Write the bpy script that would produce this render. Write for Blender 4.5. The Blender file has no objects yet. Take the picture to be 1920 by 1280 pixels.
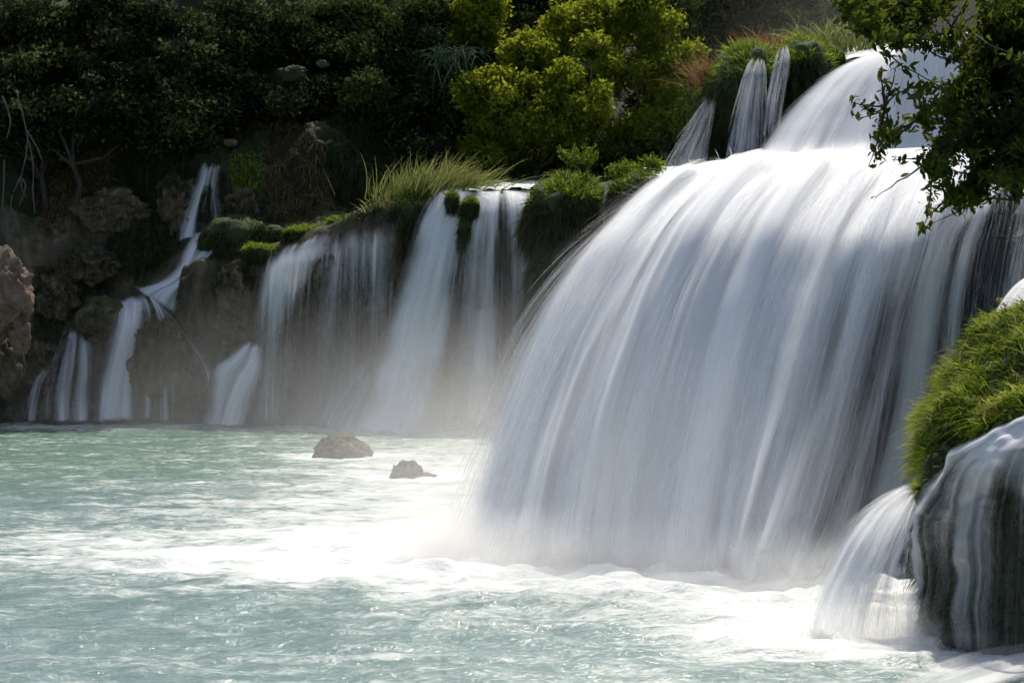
import bpy, math, random
import numpy as np
from mathutils import Vector
from mathutils.bvhtree import BVHTree

random.seed(7)
rng = np.random.default_rng(7)
scene = bpy.context.scene
COL = scene.collection

# ------------------------------------------------------------------ camera, sky, sun, exposure
CAM_H, FPX = 4.0, 2667.0
cam_data = bpy.data.cameras.new('camera')
cam_data.lens = 50.0
cam_data.sensor_width = 36.0
cam_data.clip_start = 0.1
cam_data.clip_end = 2000.0
cam = bpy.data.objects.new('camera', cam_data)
cam.location = (0, 0, CAM_H)
cam.rotation_euler = (math.radians(90), 0, 0)
COL.objects.link(cam)
scene.camera = cam

SUN_EL, SUN_AZ = math.radians(58), math.radians(13)
world = bpy.data.worlds.new('World')
scene.world = world
world.use_nodes = True
wn = world.node_tree
bg = wn.nodes['Background']
sky = wn.nodes.new('ShaderNodeTexSky')
sky.sky_type = 'NISHITA'
sky.sun_disc = False
sky.sun_elevation = SUN_EL
sky.sun_rotation = SUN_AZ
sky.air_density = 1.0
sky.dust_density = 4.0
sky.ozone_density = 0.4
wn.links.new(sky.outputs[0], bg.inputs[0])
bg.inputs[1].default_value = 0.15

sun_data = bpy.data.lights.new('sun', 'SUN')
sun_data.energy = 4.6
sun_data.angle = math.radians(0.5)
sun_data.color = (1.0, 0.93, 0.80)
sun = bpy.data.objects.new('sun', sun_data)
sdir = Vector((math.sin(SUN_AZ) * math.cos(SUN_EL), math.cos(SUN_AZ) * math.cos(SUN_EL), math.sin(SUN_EL)))
sun.rotation_euler = sdir.to_track_quat('Z', 'Y').to_euler()
sun.location = sdir * 150
COL.objects.link(sun)

scene.view_settings.view_transform = 'Standard'
scene.view_settings.look = 'None'
scene.view_settings.gamma = 1.0
scene.view_settings.exposure = 0.0
scene.render.engine = 'CYCLES'
cy = scene.cycles
cy.use_denoising = True
cy.use_adaptive_sampling = True
cy.adaptive_threshold = 0.05
cy.adaptive_min_samples = 16
cy.max_bounces = 5
cy.diffuse_bounces = 2
cy.glossy_bounces = 2
cy.transmission_bounces = 4
cy.volume_bounces = 2
cy.transparent_max_bounces = 14
cy.caustics_reflective = False
cy.caustics_refractive = False
cy.sample_clamp_indirect = 6.0
cy.volume_step_rate = 2.0
cy.volume_max_steps = 128

# ------------------------------------------------------------------ helpers
_perm = np.random.default_rng(11).permutation(256)
_perm = np.concatenate([_perm, _perm, _perm])
_grad = np.random.default_rng(12).normal(size=(256, 3))
_grad /= np.linalg.norm(_grad, axis=1)[:, None]


def pnoise(p):
    p = np.asarray(p, float)
    i = np.floor(p).astype(int)
    f = p - i
    w = f * f * f * (f * (f * 6 - 15) + 10)
    i &= 255
    out = 0
    for dx in (0, 1):
        wx = w[:, 0] if dx else 1 - w[:, 0]
        for dy in (0, 1):
            wy = w[:, 1] if dy else 1 - w[:, 1]
            for dz in (0, 1):
                wz = w[:, 2] if dz else 1 - w[:, 2]
                h = _perm[_perm[_perm[(i[:, 0] + dx) & 255] + ((i[:, 1] + dy) & 255)] + ((i[:, 2] + dz) & 255)]
                g = _grad[h]
                d = g[:, 0] * (f[:, 0] - dx) + g[:, 1] * (f[:, 1] - dy) + g[:, 2] * (f[:, 2] - dz)
                out = out + wx * wy * wz * d
    return out * 1.6


def fbm(p, octaves=4, gain=0.5, lac=2.03):
    p = np.asarray(p, float)
    a, s = 1.0, 0
    for k in range(octaves):
        s = s + a * pnoise(p + 17.3 * k)
        p = p * lac
        a *= gain
    return s


def ridged(p, octaves=4):
    p = np.asarray(p, float)
    a, s = 1.0, 0
    for k in range(octaves):
        s = s + a * (1 - np.abs(pnoise(p + 9.1 * k)) * 2)
        p = p * 2.1
        a *= 0.5
    return s * 0.5


def at(px, py, Y):
    """a point of the place, from where it shows in the photograph and how far away it stands"""
    return np.array([(px - 960.0) / FPX * Y, Y, CAM_H - (py - 640.0) / FPX * Y])


def sstep(a, b, x):
    t = np.clip((np.asarray(x, float) - a) / (b - a), 0, 1)
    return t * t * (3 - 2 * t)


def mesh_obj(name, verts, faces, mat, parent=None, uv=None, attrs=None, smooth=True):
    """one mesh object; faces is an (n,3) or (n,4) array"""
    verts = np.asarray(verts, np.float32).reshape(-1, 3)
    faces = np.asarray(faces, np.int32)
    me = bpy.data.meshes.new(name)
    nf, k = faces.shape
    me.vertices.add(len(verts))
    me.vertices.foreach_set('co', verts.ravel())
    me.loops.add(nf * k)
    me.loops.foreach_set('vertex_index', faces.ravel())
    me.polygons.add(nf)
    me.polygons.foreach_set('loop_start', np.arange(nf, dtype=np.int32) * k)
    me.polygons.foreach_set('loop_total', np.full(nf, k, np.int32))
    if smooth:
        me.polygons.foreach_set('use_smooth', np.ones(nf, bool))
    if uv is not None:
        l = me.uv_layers.new(name='UVMap')
        l.data.foreach_set('uv', np.asarray(uv, np.float32)[faces.ravel()].ravel())
    for an, av in (attrs or {}).items():
        at_ = me.attributes.new(an, 'FLOAT', 'POINT')
        at_.data.foreach_set('value', np.asarray(av, np.float32).ravel())
    me.update(calc_edges=True)
    me.validate()
    me.materials.append(mat)
    o = bpy.data.objects.new(name, me)
    COL.objects.link(o)
    if parent is not None:
        o.parent = parent
        o.matrix_parent_inverse = parent.matrix_world.inverted()
    return o


def empty(name, loc):
    o = bpy.data.objects.new(name, None)
    o.location = loc
    o.empty_display_size = 0.3
    COL.objects.link(o)
    bpy.context.view_layer.update()
    return o


def tag(o, label=None, category=None, group=None, kind=None):
    if label:
        o['label'] = label
    if category:
        o['category'] = category
    if group:
        o['group'] = group
    if kind:
        o['kind'] = kind
    return o


def grid_faces(nu, nv):
    i = np.arange(nu - 1)[:, None] * nv + np.arange(nv - 1)[None, :]
    return np.stack([i, i + 1, i + nv + 1, i + nv], -1).reshape(-1, 4)


def crom(pts, t, q):
    """Catmull-Rom through pts at params t, sampled at q; pts (n, ...)"""
    pts = np.asarray(pts, float)
    n = len(pts)
    if n == 2:
        w = (q - t[0]) / (t[1] - t[0])
        w = w.reshape((-1,) + (1,) * (pts.ndim - 1))
        return pts[0] * (1 - w) + pts[1] * w
    m = np.empty_like(pts)
    tt = np.asarray(t, float)
    sh = (-1,) + (1,) * (pts.ndim - 1)
    m[1:-1] = (pts[2:] - pts[:-2]) / (tt[2:] - tt[:-2]).reshape(sh)
    m[0] = (pts[1] - pts[0]) / (tt[1] - tt[0])
    m[-1] = (pts[-1] - pts[-2]) / (tt[-1] - tt[-2])
    k = np.clip(np.searchsorted(tt, q, 'right') - 1, 0, n - 2)
    h = (tt[k + 1] - tt[k])
    s = ((q - tt[k]) / h)
    h = h.reshape(sh)
    s = s.reshape(sh)
    return ((2 * s**3 - 3 * s**2 + 1) * pts[k] + (s**3 - 2 * s**2 + s) * h * m[k]
            + (-2 * s**3 + 3 * s**2) * pts[k + 1] + (s**3 - s**2) * h * m[k + 1])


def resample(line, nv):
    line = np.asarray(line, float)
    d = np.concatenate([[0], np.cumsum(np.linalg.norm(np.diff(line, axis=0), axis=1) + 1e-6)])
    d /= d[-1]
    fine = crom(line, d, np.linspace(0, 1, nv * 3))
    dd = np.concatenate([[0], np.cumsum(np.linalg.norm(np.diff(fine, axis=0), axis=1))])
    dd /= dd[-1]
    q = np.linspace(0, 1, nv)
    return np.stack([np.interp(q, dd, fine[:, k]) for k in range(3)], -1)


def surface(lines, nu, nv, by_index=False):
    """a sheet through streamlines: (nu, nv, 3), with u param 0..1 spaced by real distance"""
    if by_index:
        L = [crom(np.asarray(l, float), np.linspace(0, 1, len(l)), np.linspace(0, 1, nv)) for l in lines]
    else:
        L = [resample(l, nv) for l in lines]
    L = np.array(L)
    w = np.linalg.norm(np.diff(L, axis=0), axis=2).mean(axis=1) + 1e-4
    t = np.concatenate([[0], np.cumsum(w)])
    q = np.linspace(0, t[-1], nu)
    return crom(L, t, q), q, t


def normals_grid(S):
    du = np.gradient(S, axis=0)
    dv = np.gradient(S, axis=1)
    n = np.cross(du, dv)
    n /= np.linalg.norm(n, axis=2)[..., None] + 1e-9
    return n


def bvh_of(o):
    me = o.data
    v = [x.co.copy() for x in me.vertices]
    return BVHTree.FromPolygons(v, [tuple(p.vertices) for p in me.polygons])


# ------------------------------------------------------------------ materials
def new_mat(name):
    m = bpy.data.materials.new(name)
    m.use_nodes = True
    nt = m.node_tree
    for n in list(nt.nodes):
        nt.nodes.remove(n)
    out = nt.nodes.new('ShaderNodeOutputMaterial')
    return m, nt, out


def nd(nt, typ, **kw):
    n = nt.nodes.new(typ)
    for k, v in kw.items():
        if k.startswith('i_'):
            key = k[2:]
            key = int(key) if key.isdigit() else key
            n.inputs[key].default_value = v
        else:
            setattr(n, k, v)
    return n


def mth(nt, op, a, b=None, clamp=False):
    n = nt.nodes.new('ShaderNodeMath')
    n.operation = op
    n.use_clamp = clamp
    for i, x in enumerate((a, b)):
        if x is None:
            continue
        if isinstance(x, (int, float)):
            n.inputs[i].default_value = x
        else:
            nt.links.new(x, n.inputs[i])
    return n.outputs[0]


def ramp(nt, fac, stops):
    r = nt.nodes.new('ShaderNodeValToRGB')
    cr = r.color_ramp
    while len(cr.elements) < len(stops):
        cr.elements.new(0.5)
    for e, (p, c) in zip(cr.elements, stops):
        e.position = p
        e.color = (*c, 1) if len(c) == 3 else c
    nt.links.new(fac, r.inputs[0])
    return r.outputs[0]


def noise(nt, vec, scale, detail=4, rough=0.5, dist=0.0):
    n = nt.nodes.new('ShaderNodeTexNoise')
    n.inputs['Scale'].default_value = scale
    n.inputs['Detail'].default_value = detail
    n.inputs['Roughness'].default_value = rough
    n.inputs['Distortion'].default_value = dist
    if vec is not None:
        nt.links.new(vec, n.inputs['Vector'])
    return n.outputs[0]


def mapping(nt, vec, scale=(1, 1, 1), loc=(0, 0, 0), rot=(0, 0, 0)):
    n = nt.nodes.new('ShaderNodeMapping')
    n.inputs['Scale'].default_value = scale
    n.inputs['Location'].default_value = loc
    n.inputs['Rotation'].default_value = rot
    nt.links.new(vec, n.inputs['Vector'])
    return n.outputs[0]


def mix_rgb(nt, fac, a, b):
    n = nt.nodes.new('ShaderNodeMix')
    n.data_type = 'RGBA'
    for key, x in ((0, fac), (6, a), (7, b)):
        if isinstance(x, (int, float)):
            n.inputs[key].default_value = x
        elif isinstance(x, tuple):
            n.inputs[key].default_value = (*x, 1)
        else:
            nt.links.new(x, n.inputs[key])
    return n.outputs[2]


def falling_water(name, seed, fine=3.0, gain=1.25, b1=0.85, b2=0.42, b3=0.15, col=(0.86, 0.88, 0.90), lo=0.10, hi=1.05):
    """long silky strands of falling white water; UV u runs across the fall and v along the flow, in metres"""
    m, nt, out = new_mat(name)
    uv = nd(nt, 'ShaderNodeUVMap').outputs[0]
    a = nd(nt, 'ShaderNodeAttribute', attribute_name='dens').outputs['Fac']
    n1 = nd(nt, 'ShaderNodeAttribute', attribute_name='streak').outputs['Fac']      # broad folds, -1..1
    n2 = noise(nt, mapping(nt, uv, (fine, 0.085, 1), (seed * 2, 0, seed)), 1.0, 2, 0.6, 0.0)
    n3 = noise(nt, mapping(nt, uv, (fine * 5.5, 0.20, 1), (seed * 3, 0, seed)), 1.0, 1, 0.6)
    s = mth(nt, 'ADD', mth(nt, 'MULTIPLY', n1, b1), mth(nt, 'MULTIPLY', mth(nt, 'SUBTRACT', n2, 0.5), b2 * 2))
    s = mth(nt, 'ADD', s, mth(nt, 'MULTIPLY', mth(nt, 'SUBTRACT', n3, 0.5), b3 * 2))
    al = mth(nt, 'ADD', mth(nt, 'MULTIPLY', a, gain), s)
    mr = nd(nt, 'ShaderNodeMapRange', interpolation_type='SMOOTHSTEP')
    mr.inputs['From Min'].default_value = lo
    mr.inputs['From Max'].default_value = hi
    nt.links.new(al, mr.inputs['Value'])
    fd = nd(nt, 'ShaderNodeAttribute', attribute_name='fade').outputs['Fac']
    gate = mth(nt, 'MULTIPLY', mth(nt, 'MULTIPLY', a, 3.0, True), fd)
    alpha = mth(nt, 'MULTIPLY', mr.outputs[0], gate, True)
    bump = nd(nt, 'ShaderNodeBump')
    bump.inputs['Strength'].default_value = 0.25
    bump.inputs['Distance'].default_value = 0.10
    nt.links.new(n2, bump.inputs['Height'])
    df = nd(nt, 'ShaderNodeBsdfDiffuse')
    tr = nd(nt, 'ShaderNodeBsdfTranslucent')
    df.inputs[0].default_value = (*col, 1)
    tr.inputs[0].default_value = (*col, 1)
    nt.links.new(bump.outputs[0], df.inputs['Normal'])
    m1 = nd(nt, 'ShaderNodeMixShader', i_0=0.22)
    nt.links.new(df.outputs[0], m1.inputs[1])
    nt.links.new(tr.outputs[0], m1.inputs[2])
    tp = nd(nt, 'ShaderNodeBsdfTransparent')
    m2 = nd(nt, 'ShaderNodeMixShader')
    nt.links.new(alpha, m2.inputs[0])
    nt.links.new(tp.outputs[0], m2.inputs[1])
    nt.links.new(m1.outputs[0], m2.inputs[2])
    nt.links.new(m2.outputs[0], out.inputs[0])
    return m


def strand_mat(name):
    m, nt, out = new_mat(name)
    a = nd(nt, 'ShaderNodeAttribute', attribute_name='dens').outputs['Fac']
    df = nd(nt, 'ShaderNodeBsdfDiffuse')
    df.inputs[0].default_value = (0.9, 0.91, 0.92, 1)
    tr = nd(nt, 'ShaderNodeBsdfTranslucent')
    tr.inputs[0].default_value = (0.9, 0.91, 0.92, 1)
    m1 = nd(nt, 'ShaderNodeMixShader', i_0=0.45)
    nt.links.new(df.outputs[0], m1.inputs[1])
    nt.links.new(tr.outputs[0], m1.inputs[2])
    tp = nd(nt, 'ShaderNodeBsdfTransparent')
    m2 = nd(nt, 'ShaderNodeMixShader')
    nt.links.new(a, m2.inputs[0])
    nt.links.new(tp.outputs[0], m2.inputs[1])
    nt.links.new(m1.outputs[0], m2.inputs[2])
    nt.links.new(m2.outputs[0], out.inputs[0])
    return m


def rock_mat(name, dark, mid, light, moss=None, moss_amt=0.5, scale=1.0, rough=0.85, streak=True, bump_d=0.15):
    m, nt, out = new_mat(name)
    pos = nd(nt, 'ShaderNodeNewGeometry')
    P = pos.outputs['Position']
    n1 = noise(nt, mapping(nt, P, (0.35 * scale,) * 3), 1.0, 6, 0.6, 0.4)
    n2 = noise(nt, mapping(nt, P, (2.2 * scale, 2.2 * scale, (0.5 if streak else 2.2) * scale)), 1.0, 5, 0.65, 0.3)
    n3 = noise(nt, mapping(nt, P, (9 * scale, 9 * scale, (3 if streak else 9) * scale)), 1.0, 4, 0.6)
    f = mth(nt, 'ADD', mth(nt, 'MULTIPLY', n1, 0.45), mth(nt, 'MULTIPLY', n2, 0.55))
    c = ramp(nt, f, [(0.34, dark), (0.52, mid), (0.70, light)])
    c = mix_rgb(nt, mth(nt, 'MULTIPLY', n3, 0.6), c, mix_rgb(nt, 0.55, c, (0.0, 0.0, 0.0)))
    if moss is not None:
        sep = nd(nt, 'ShaderNodeSeparateXYZ')
        nt.links.new(pos.outputs['Normal'], sep.inputs[0])
        up = mth(nt, 'MULTIPLY', sep.outputs[2], 0.45)
        n4 = noise(nt, mapping(nt, P, (0.8 * scale, 0.8 * scale, 0.4 * scale), (3, 1, 7)), 1.0, 5, 0.65)
        k = mth(nt, 'ADD', mth(nt, 'ADD', up, n4), moss_amt - 1.0)
        k = mth(nt, 'MULTIPLY', k, 5.0, True)
        mc = mix_rgb(nt, n3, moss, (moss[0] * 0.4, moss[1] * 0.4, moss[2] * 0.4))
        c = mix_rgb(nt, k, c, mc)
    b = nd(nt, 'ShaderNodeBump')
    b.inputs['Strength'].default_value = 0.9
    b.inputs['Distance'].default_value = bump_d
    nt.links.new(mth(nt, 'ADD', n2, mth(nt, 'MULTIPLY', n3, 0.5)), b.inputs['Height'])
    p = nd(nt, 'ShaderNodeBsdfPrincipled')
    p.inputs['Roughness'].default_value = rough
    p.inputs['Specular IOR Level'].default_value = 0.25
    nt.links.new(c, p.inputs['Base Color'])
    nt.links.new(b.outputs[0], p.inputs['Normal'])
    nt.links.new(p.outputs[0], out.inputs[0])
    return m


def leaf_mat(name, c0, c1, c2, transl=0.35, tcol=None, gloss=0.25):
    m, nt, out = new_mat(name)
    a = nd(nt, 'ShaderNodeAttribute', attribute_name='var').outputs['Fac']
    c = ramp(nt, a, [(0.0, c0), (0.55, c1), (1.0, c2)])
    if gloss > 0.3:
        p = nd(nt, 'ShaderNodeBsdfPrincipled')
        p.inputs['Roughness'].default_value = 0.5
        p.inputs['Specular IOR Level'].default_value = gloss
        nt.links.new(c, p.inputs['Base Color'])
    else:
        p = nd(nt, 'ShaderNodeBsdfDiffuse')
        nt.links.new(c, p.inputs[0])
    t = nd(nt, 'ShaderNodeBsdfTranslucent')
    if tcol:
        nt.links.new(mix_rgb(nt, 0.6, c, tcol), t.inputs[0])
    else:
        nt.links.new(c, t.inputs[0])
    mx = nd(nt, 'ShaderNodeMixShader', i_0=transl)
    nt.links.new(p.outputs[0], mx.inputs[1])
    nt.links.new(t.outputs[0], mx.inputs[2])
    nt.links.new(mx.outputs[0], out.inputs[0])
    return m


def bark_mat(name, c0, c1):
    m, nt, out = new_mat(name)
    P = nd(nt, 'ShaderNodeNewGeometry').outputs['Position']
    n1 = noise(nt, mapping(nt, P, (6, 6, 1.2)), 1.0, 5, 0.6)
    p = nd(nt, 'ShaderNodeBsdfPrincipled')
    p.inputs['Roughness'].default_value = 0.9
    nt.links.new(ramp(nt, n1, [(0.3, c0), (0.7, c1)]), p.inputs['Base Color'])
    b = nd(nt, 'ShaderNodeBump', i_0=0.6, i_1=0.05)
    nt.links.new(n1, b.inputs['Height'])
    nt.links.new(b.outputs[0], p.inputs['Normal'])
    nt.links.new(p.outputs[0], out.inputs[0])
    return m


def mist_mat(name, density, nscale=1.5, power=1.6, col=(1.0, 1.0, 1.0), lo=0.30, hi=0.75, aniso=0.25):
    """water dust hanging over the foot of a fall: thick in the middle, thinning outward"""
    m, nt, out = new_mat(name)
    tc = nd(nt, 'ShaderNodeTexCoord').outputs['Object']
    ln = nd(nt, 'ShaderNodeVectorMath', operation='LENGTH')
    nt.links.new(tc, ln.inputs[0])
    fall = mth(nt, 'POWER', mth(nt, 'SUBTRACT', 1.0, ln.outputs['Value'], True), power)
    n = noise(nt, mapping(nt, tc, (nscale, nscale, nscale * 0.8)), 1.0, 2, 0.5)
    mr = nd(nt, 'ShaderNodeMapRange', interpolation_type='SMOOTHSTEP')
    mr.inputs['From Min'].default_value = lo
    mr.inputs['From Max'].default_value = hi
    mr.inputs['To Min'].default_value = 0.25
    nt.links.new(n, mr.inputs['Value'])
    v = nd(nt, 'ShaderNodeVolumePrincipled')
    v.inputs['Color'].default_value = (*col, 1)
    v.inputs['Anisotropy'].default_value = aniso
    nt.links.new(mth(nt, 'MULTIPLY', mth(nt, 'MULTIPLY', fall, mr.outputs[0]), density), v.inputs['Density'])
    nt.links.new(v.outputs[0], out.inputs['Volume'])
    return m


def pool_mat():
    m, nt, out = new_mat('pool_water')
    P = nd(nt, 'ShaderNodeNewGeometry').outputs['Position']
    foam = nd(nt, 'ShaderNodeAttribute', attribute_name='foam').outputs['Fac']
    green = nd(nt, 'ShaderNodeAttribute', attribute_name='green').outputs['Fac']
    # foam is drawn out along the current (x), broken up by finer swirls
    n1 = noise(nt, mapping(nt, P, (0.22, 0.75, 1)), 1.0, 5, 0.6, 0.8)
    n2 = noise(nt, mapping(nt, P, (0.9, 2.8, 1), (5, 2, 0)), 1.0, 5, 0.62, 0.9)
    n3 = noise(nt, mapping(nt, P, (3.5, 8.0, 1), (1, 9, 0)), 1.0, 4, 0.6, 0.6)
    s = mth(nt, 'ADD', mth(nt, 'MULTIPLY', mth(nt, 'SUBTRACT', n1, 0.5), 1.3),
            mth(nt, 'MULTIPLY', mth(nt, 'SUBTRACT', n2, 0.5), 1.3))
    s = mth(nt, 'ADD', s, mth(nt, 'MULTIPLY', mth(nt, 'SUBTRACT', n3, 0.5), 0.9))
    k = mth(nt, 'ADD', foam, s)
    mr = nd(nt, 'ShaderNodeMapRange', interpolation_type='SMOOTHSTEP')
    mr.inputs['From Min'].default_value = 0.10
    mr.inputs['From Max'].default_value = 1.25
    nt.links.new(k, mr.inputs['Value'])
    deep = mix_rgb(nt, green, (0.155, 0.240, 0.248), (0.120, 0.210, 0.155))
    deep = mix_rgb(nt, n2, mix_rgb(nt, 0.35, deep, (0.02, 0.06, 0.06)), mix_rgb(nt, 0.25, deep, (0.35, 0.45, 0.42)))
    c = mix_rgb(nt, mr.outputs[0], deep, (0.76, 0.78, 0.78))
    b = nd(nt, 'ShaderNodeBump', i_0=0.55)
    b.inputs['Distance'].default_value = 0.13
    w1 = noise(nt, mapping(nt, P, (1.6, 3.2, 1), (4, 4, 0)), 1.0, 5, 0.62, 0.6)
    w2 = noise(nt, mapping(nt, P, (7, 12, 1), (2, 4, 0)), 1.0, 4, 0.65, 0.5)
    nt.links.new(mth(nt, 'ADD', w1, mth(nt, 'MULTIPLY', w2, 0.45)), b.inputs['Height'])
    p = nd(nt, 'ShaderNodeBsdfPrincipled')
    p.inputs['IOR'].default_value = 1.33
    nt.links.new(c, p.inputs['Base Color'])
    nt.links.new(b.outputs[0], p.inputs['Normal'])
    r = nd(nt, 'ShaderNodeMapRange')
    r.inputs['To Min'].default_value = 0.12
    r.inputs['To Max'].default_value = 0.8
    nt.links.new(mr.outputs[0], r.inputs['Value'])
    nt.links.new(r.outputs[0], p.inputs['Roughness'])
    nt.links.new(p.outputs[0], out.inputs[0])
    return m


M = {}
M['cliff'] = rock_mat('cliff_rock', (0.030, 0.025, 0.019), (0.13, 0.10, 0.072), (0.30, 0.23, 0.165),
                      moss=(0.075, 0.085, 0.030), moss_amt=0.40, scale=0.8)
M['tufa'] = rock_mat('tufa_rock', (0.035, 0.026, 0.018), (0.17, 0.125, 0.085), (0.36, 0.27, 0.19), moss=(0.085, 0.09, 0.03), moss_amt=0.36, scale=1.6, bump_d=0.3)
M['near_rock'] = rock_mat('dark_mossy_rock', (0.012, 0.012, 0.009), (0.045, 0.040, 0.026), (0.11, 0.085, 0.055), moss=(0.05, 0.075, 0.02), moss_amt=0.58, scale=3.0, rough=0.5, bump_d=0.12)
M['wet_rock'] = rock_mat('wet_dark_rock', (0.012, 0.013, 0.016), (0.035, 0.035, 0.038), (0.08, 0.075, 0.07),
                         moss=(0.03, 0.045, 0.018), moss_amt=0.40, rough=0.45, scale=1.3)
M['mossy'] = rock_mat('mossy_rock', (0.02, 0.02, 0.013), (0.06, 0.055, 0.035), (0.14, 0.11, 0.075),
                      moss=(0.05, 0.085, 0.022), moss_amt=0.66, scale=1.5)
M['boulder'] = rock_mat('pink_boulder', (0.09, 0.065, 0.05), (0.26, 0.18, 0.135), (0.42, 0.31, 0.25),
                        moss=(0.10, 0.10, 0.05), moss_amt=0.28, scale=2.0, streak=False)
M['river_rock'] = rock_mat('river_rock', (0.12, 0.09, 0.06), (0.27, 0.21, 0.15), (0.46, 0.38, 0.29),
                           moss=(0.13, 0.12, 0.04), moss_amt=0.36, scale=4.0, streak=False, bump_d=0.08)
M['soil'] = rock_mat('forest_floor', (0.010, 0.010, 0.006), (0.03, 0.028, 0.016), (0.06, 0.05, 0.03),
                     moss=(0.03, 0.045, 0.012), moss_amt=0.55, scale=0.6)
M['pool'] = pool_mat()
M['fall_a'] = falling_water('white_fall_front', 1.7)
M['fall_b'] = falling_water('white_fall_behind', 5.3, fine=2.0)
M['far_a'] = falling_water('far_fall_front', 3.1, fine=2.4, gain=1.1, b1=0.5, b2=0.75, b3=0.15, col=(0.86, 0.87, 0.90), lo=0.02, hi=1.05)
M['far_b'] = falling_water('far_fall_behind', 8.3, fine=1.5, gain=1.1, b1=0.5, b2=0.6, b3=0.10, col=(0.86, 0.87, 0.90), lo=0.02, hi=1.05)
M['near_fall'] = falling_water('near_fall', 4.4, fine=4.5, gain=1.1, b1=0.9, b2=0.7, b3=0.25, col=(0.84, 0.85, 0.86))
M['near_veil'] = falling_water('near_veil', 2.9, fine=6.0, gain=1.0, b1=0.85, b2=0.75, b3=0.15, col=(0.80, 0.82, 0.86), lo=0.05, hi=1.2)
M['strand'] = strand_mat('water_strand')
M['leaf_dark'] = leaf_mat('dark_leaf', (0.012, 0.018, 0.010), (0.038, 0.056, 0.022), (0.20, 0.23, 0.075), 0.32)  # pale end paints in sunlit leaf patches, dark end the shade of the wood
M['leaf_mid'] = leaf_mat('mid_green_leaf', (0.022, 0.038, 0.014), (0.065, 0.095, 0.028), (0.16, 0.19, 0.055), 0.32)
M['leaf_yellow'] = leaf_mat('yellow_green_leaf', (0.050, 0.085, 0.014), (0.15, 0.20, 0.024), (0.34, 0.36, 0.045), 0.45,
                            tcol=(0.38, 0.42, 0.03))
M['leaf_fore'] = leaf_mat('foreground_leaf', (0.015, 0.027, 0.012), (0.035, 0.058, 0.018), (0.09, 0.12, 0.028), 0.36,
                          tcol=(0.20, 0.26, 0.02), gloss=0.15)
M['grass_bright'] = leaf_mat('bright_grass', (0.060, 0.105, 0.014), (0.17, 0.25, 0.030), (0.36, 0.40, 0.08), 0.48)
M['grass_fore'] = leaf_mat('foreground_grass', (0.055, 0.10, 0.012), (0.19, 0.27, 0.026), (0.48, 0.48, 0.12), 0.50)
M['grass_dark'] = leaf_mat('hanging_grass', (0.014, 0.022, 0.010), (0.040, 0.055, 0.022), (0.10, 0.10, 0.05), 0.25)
M['grass_dry'] = leaf_mat('dry_grass', (0.06, 0.042, 0.022), (0.14, 0.10, 0.055), (0.26, 0.19, 0.10), 0.25)
M['grass_pale'] = leaf_mat('pale_tall_grass', (0.09, 0.12, 0.035), (0.21, 0.24, 0.075), (0.42, 0.42, 0.17), 0.45)
M['grass_rust'] = leaf_mat('rusty_grass', (0.13, 0.07, 0.03), (0.26, 0.15, 0.07), (0.42, 0.28, 0.14), 0.35)
M['reed'] = leaf_mat('blue_green_reed', (0.020, 0.035, 0.022), (0.05, 0.085, 0.05), (0.11, 0.16, 0.09), 0.25)
M['flower'] = leaf_mat('pale_pink_flower', (0.35, 0.22, 0.20), (0.5, 0.36, 0.33), (0.65, 0.52, 0.47), 0.3)
M['bark'] = bark_mat('dark_bark', (0.02, 0.016, 0.012), (0.07, 0.055, 0.042))
M['bark_grey'] = bark_mat('dead_grey_wood', (0.05, 0.048, 0.046), (0.13, 0.125, 0.12))

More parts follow.
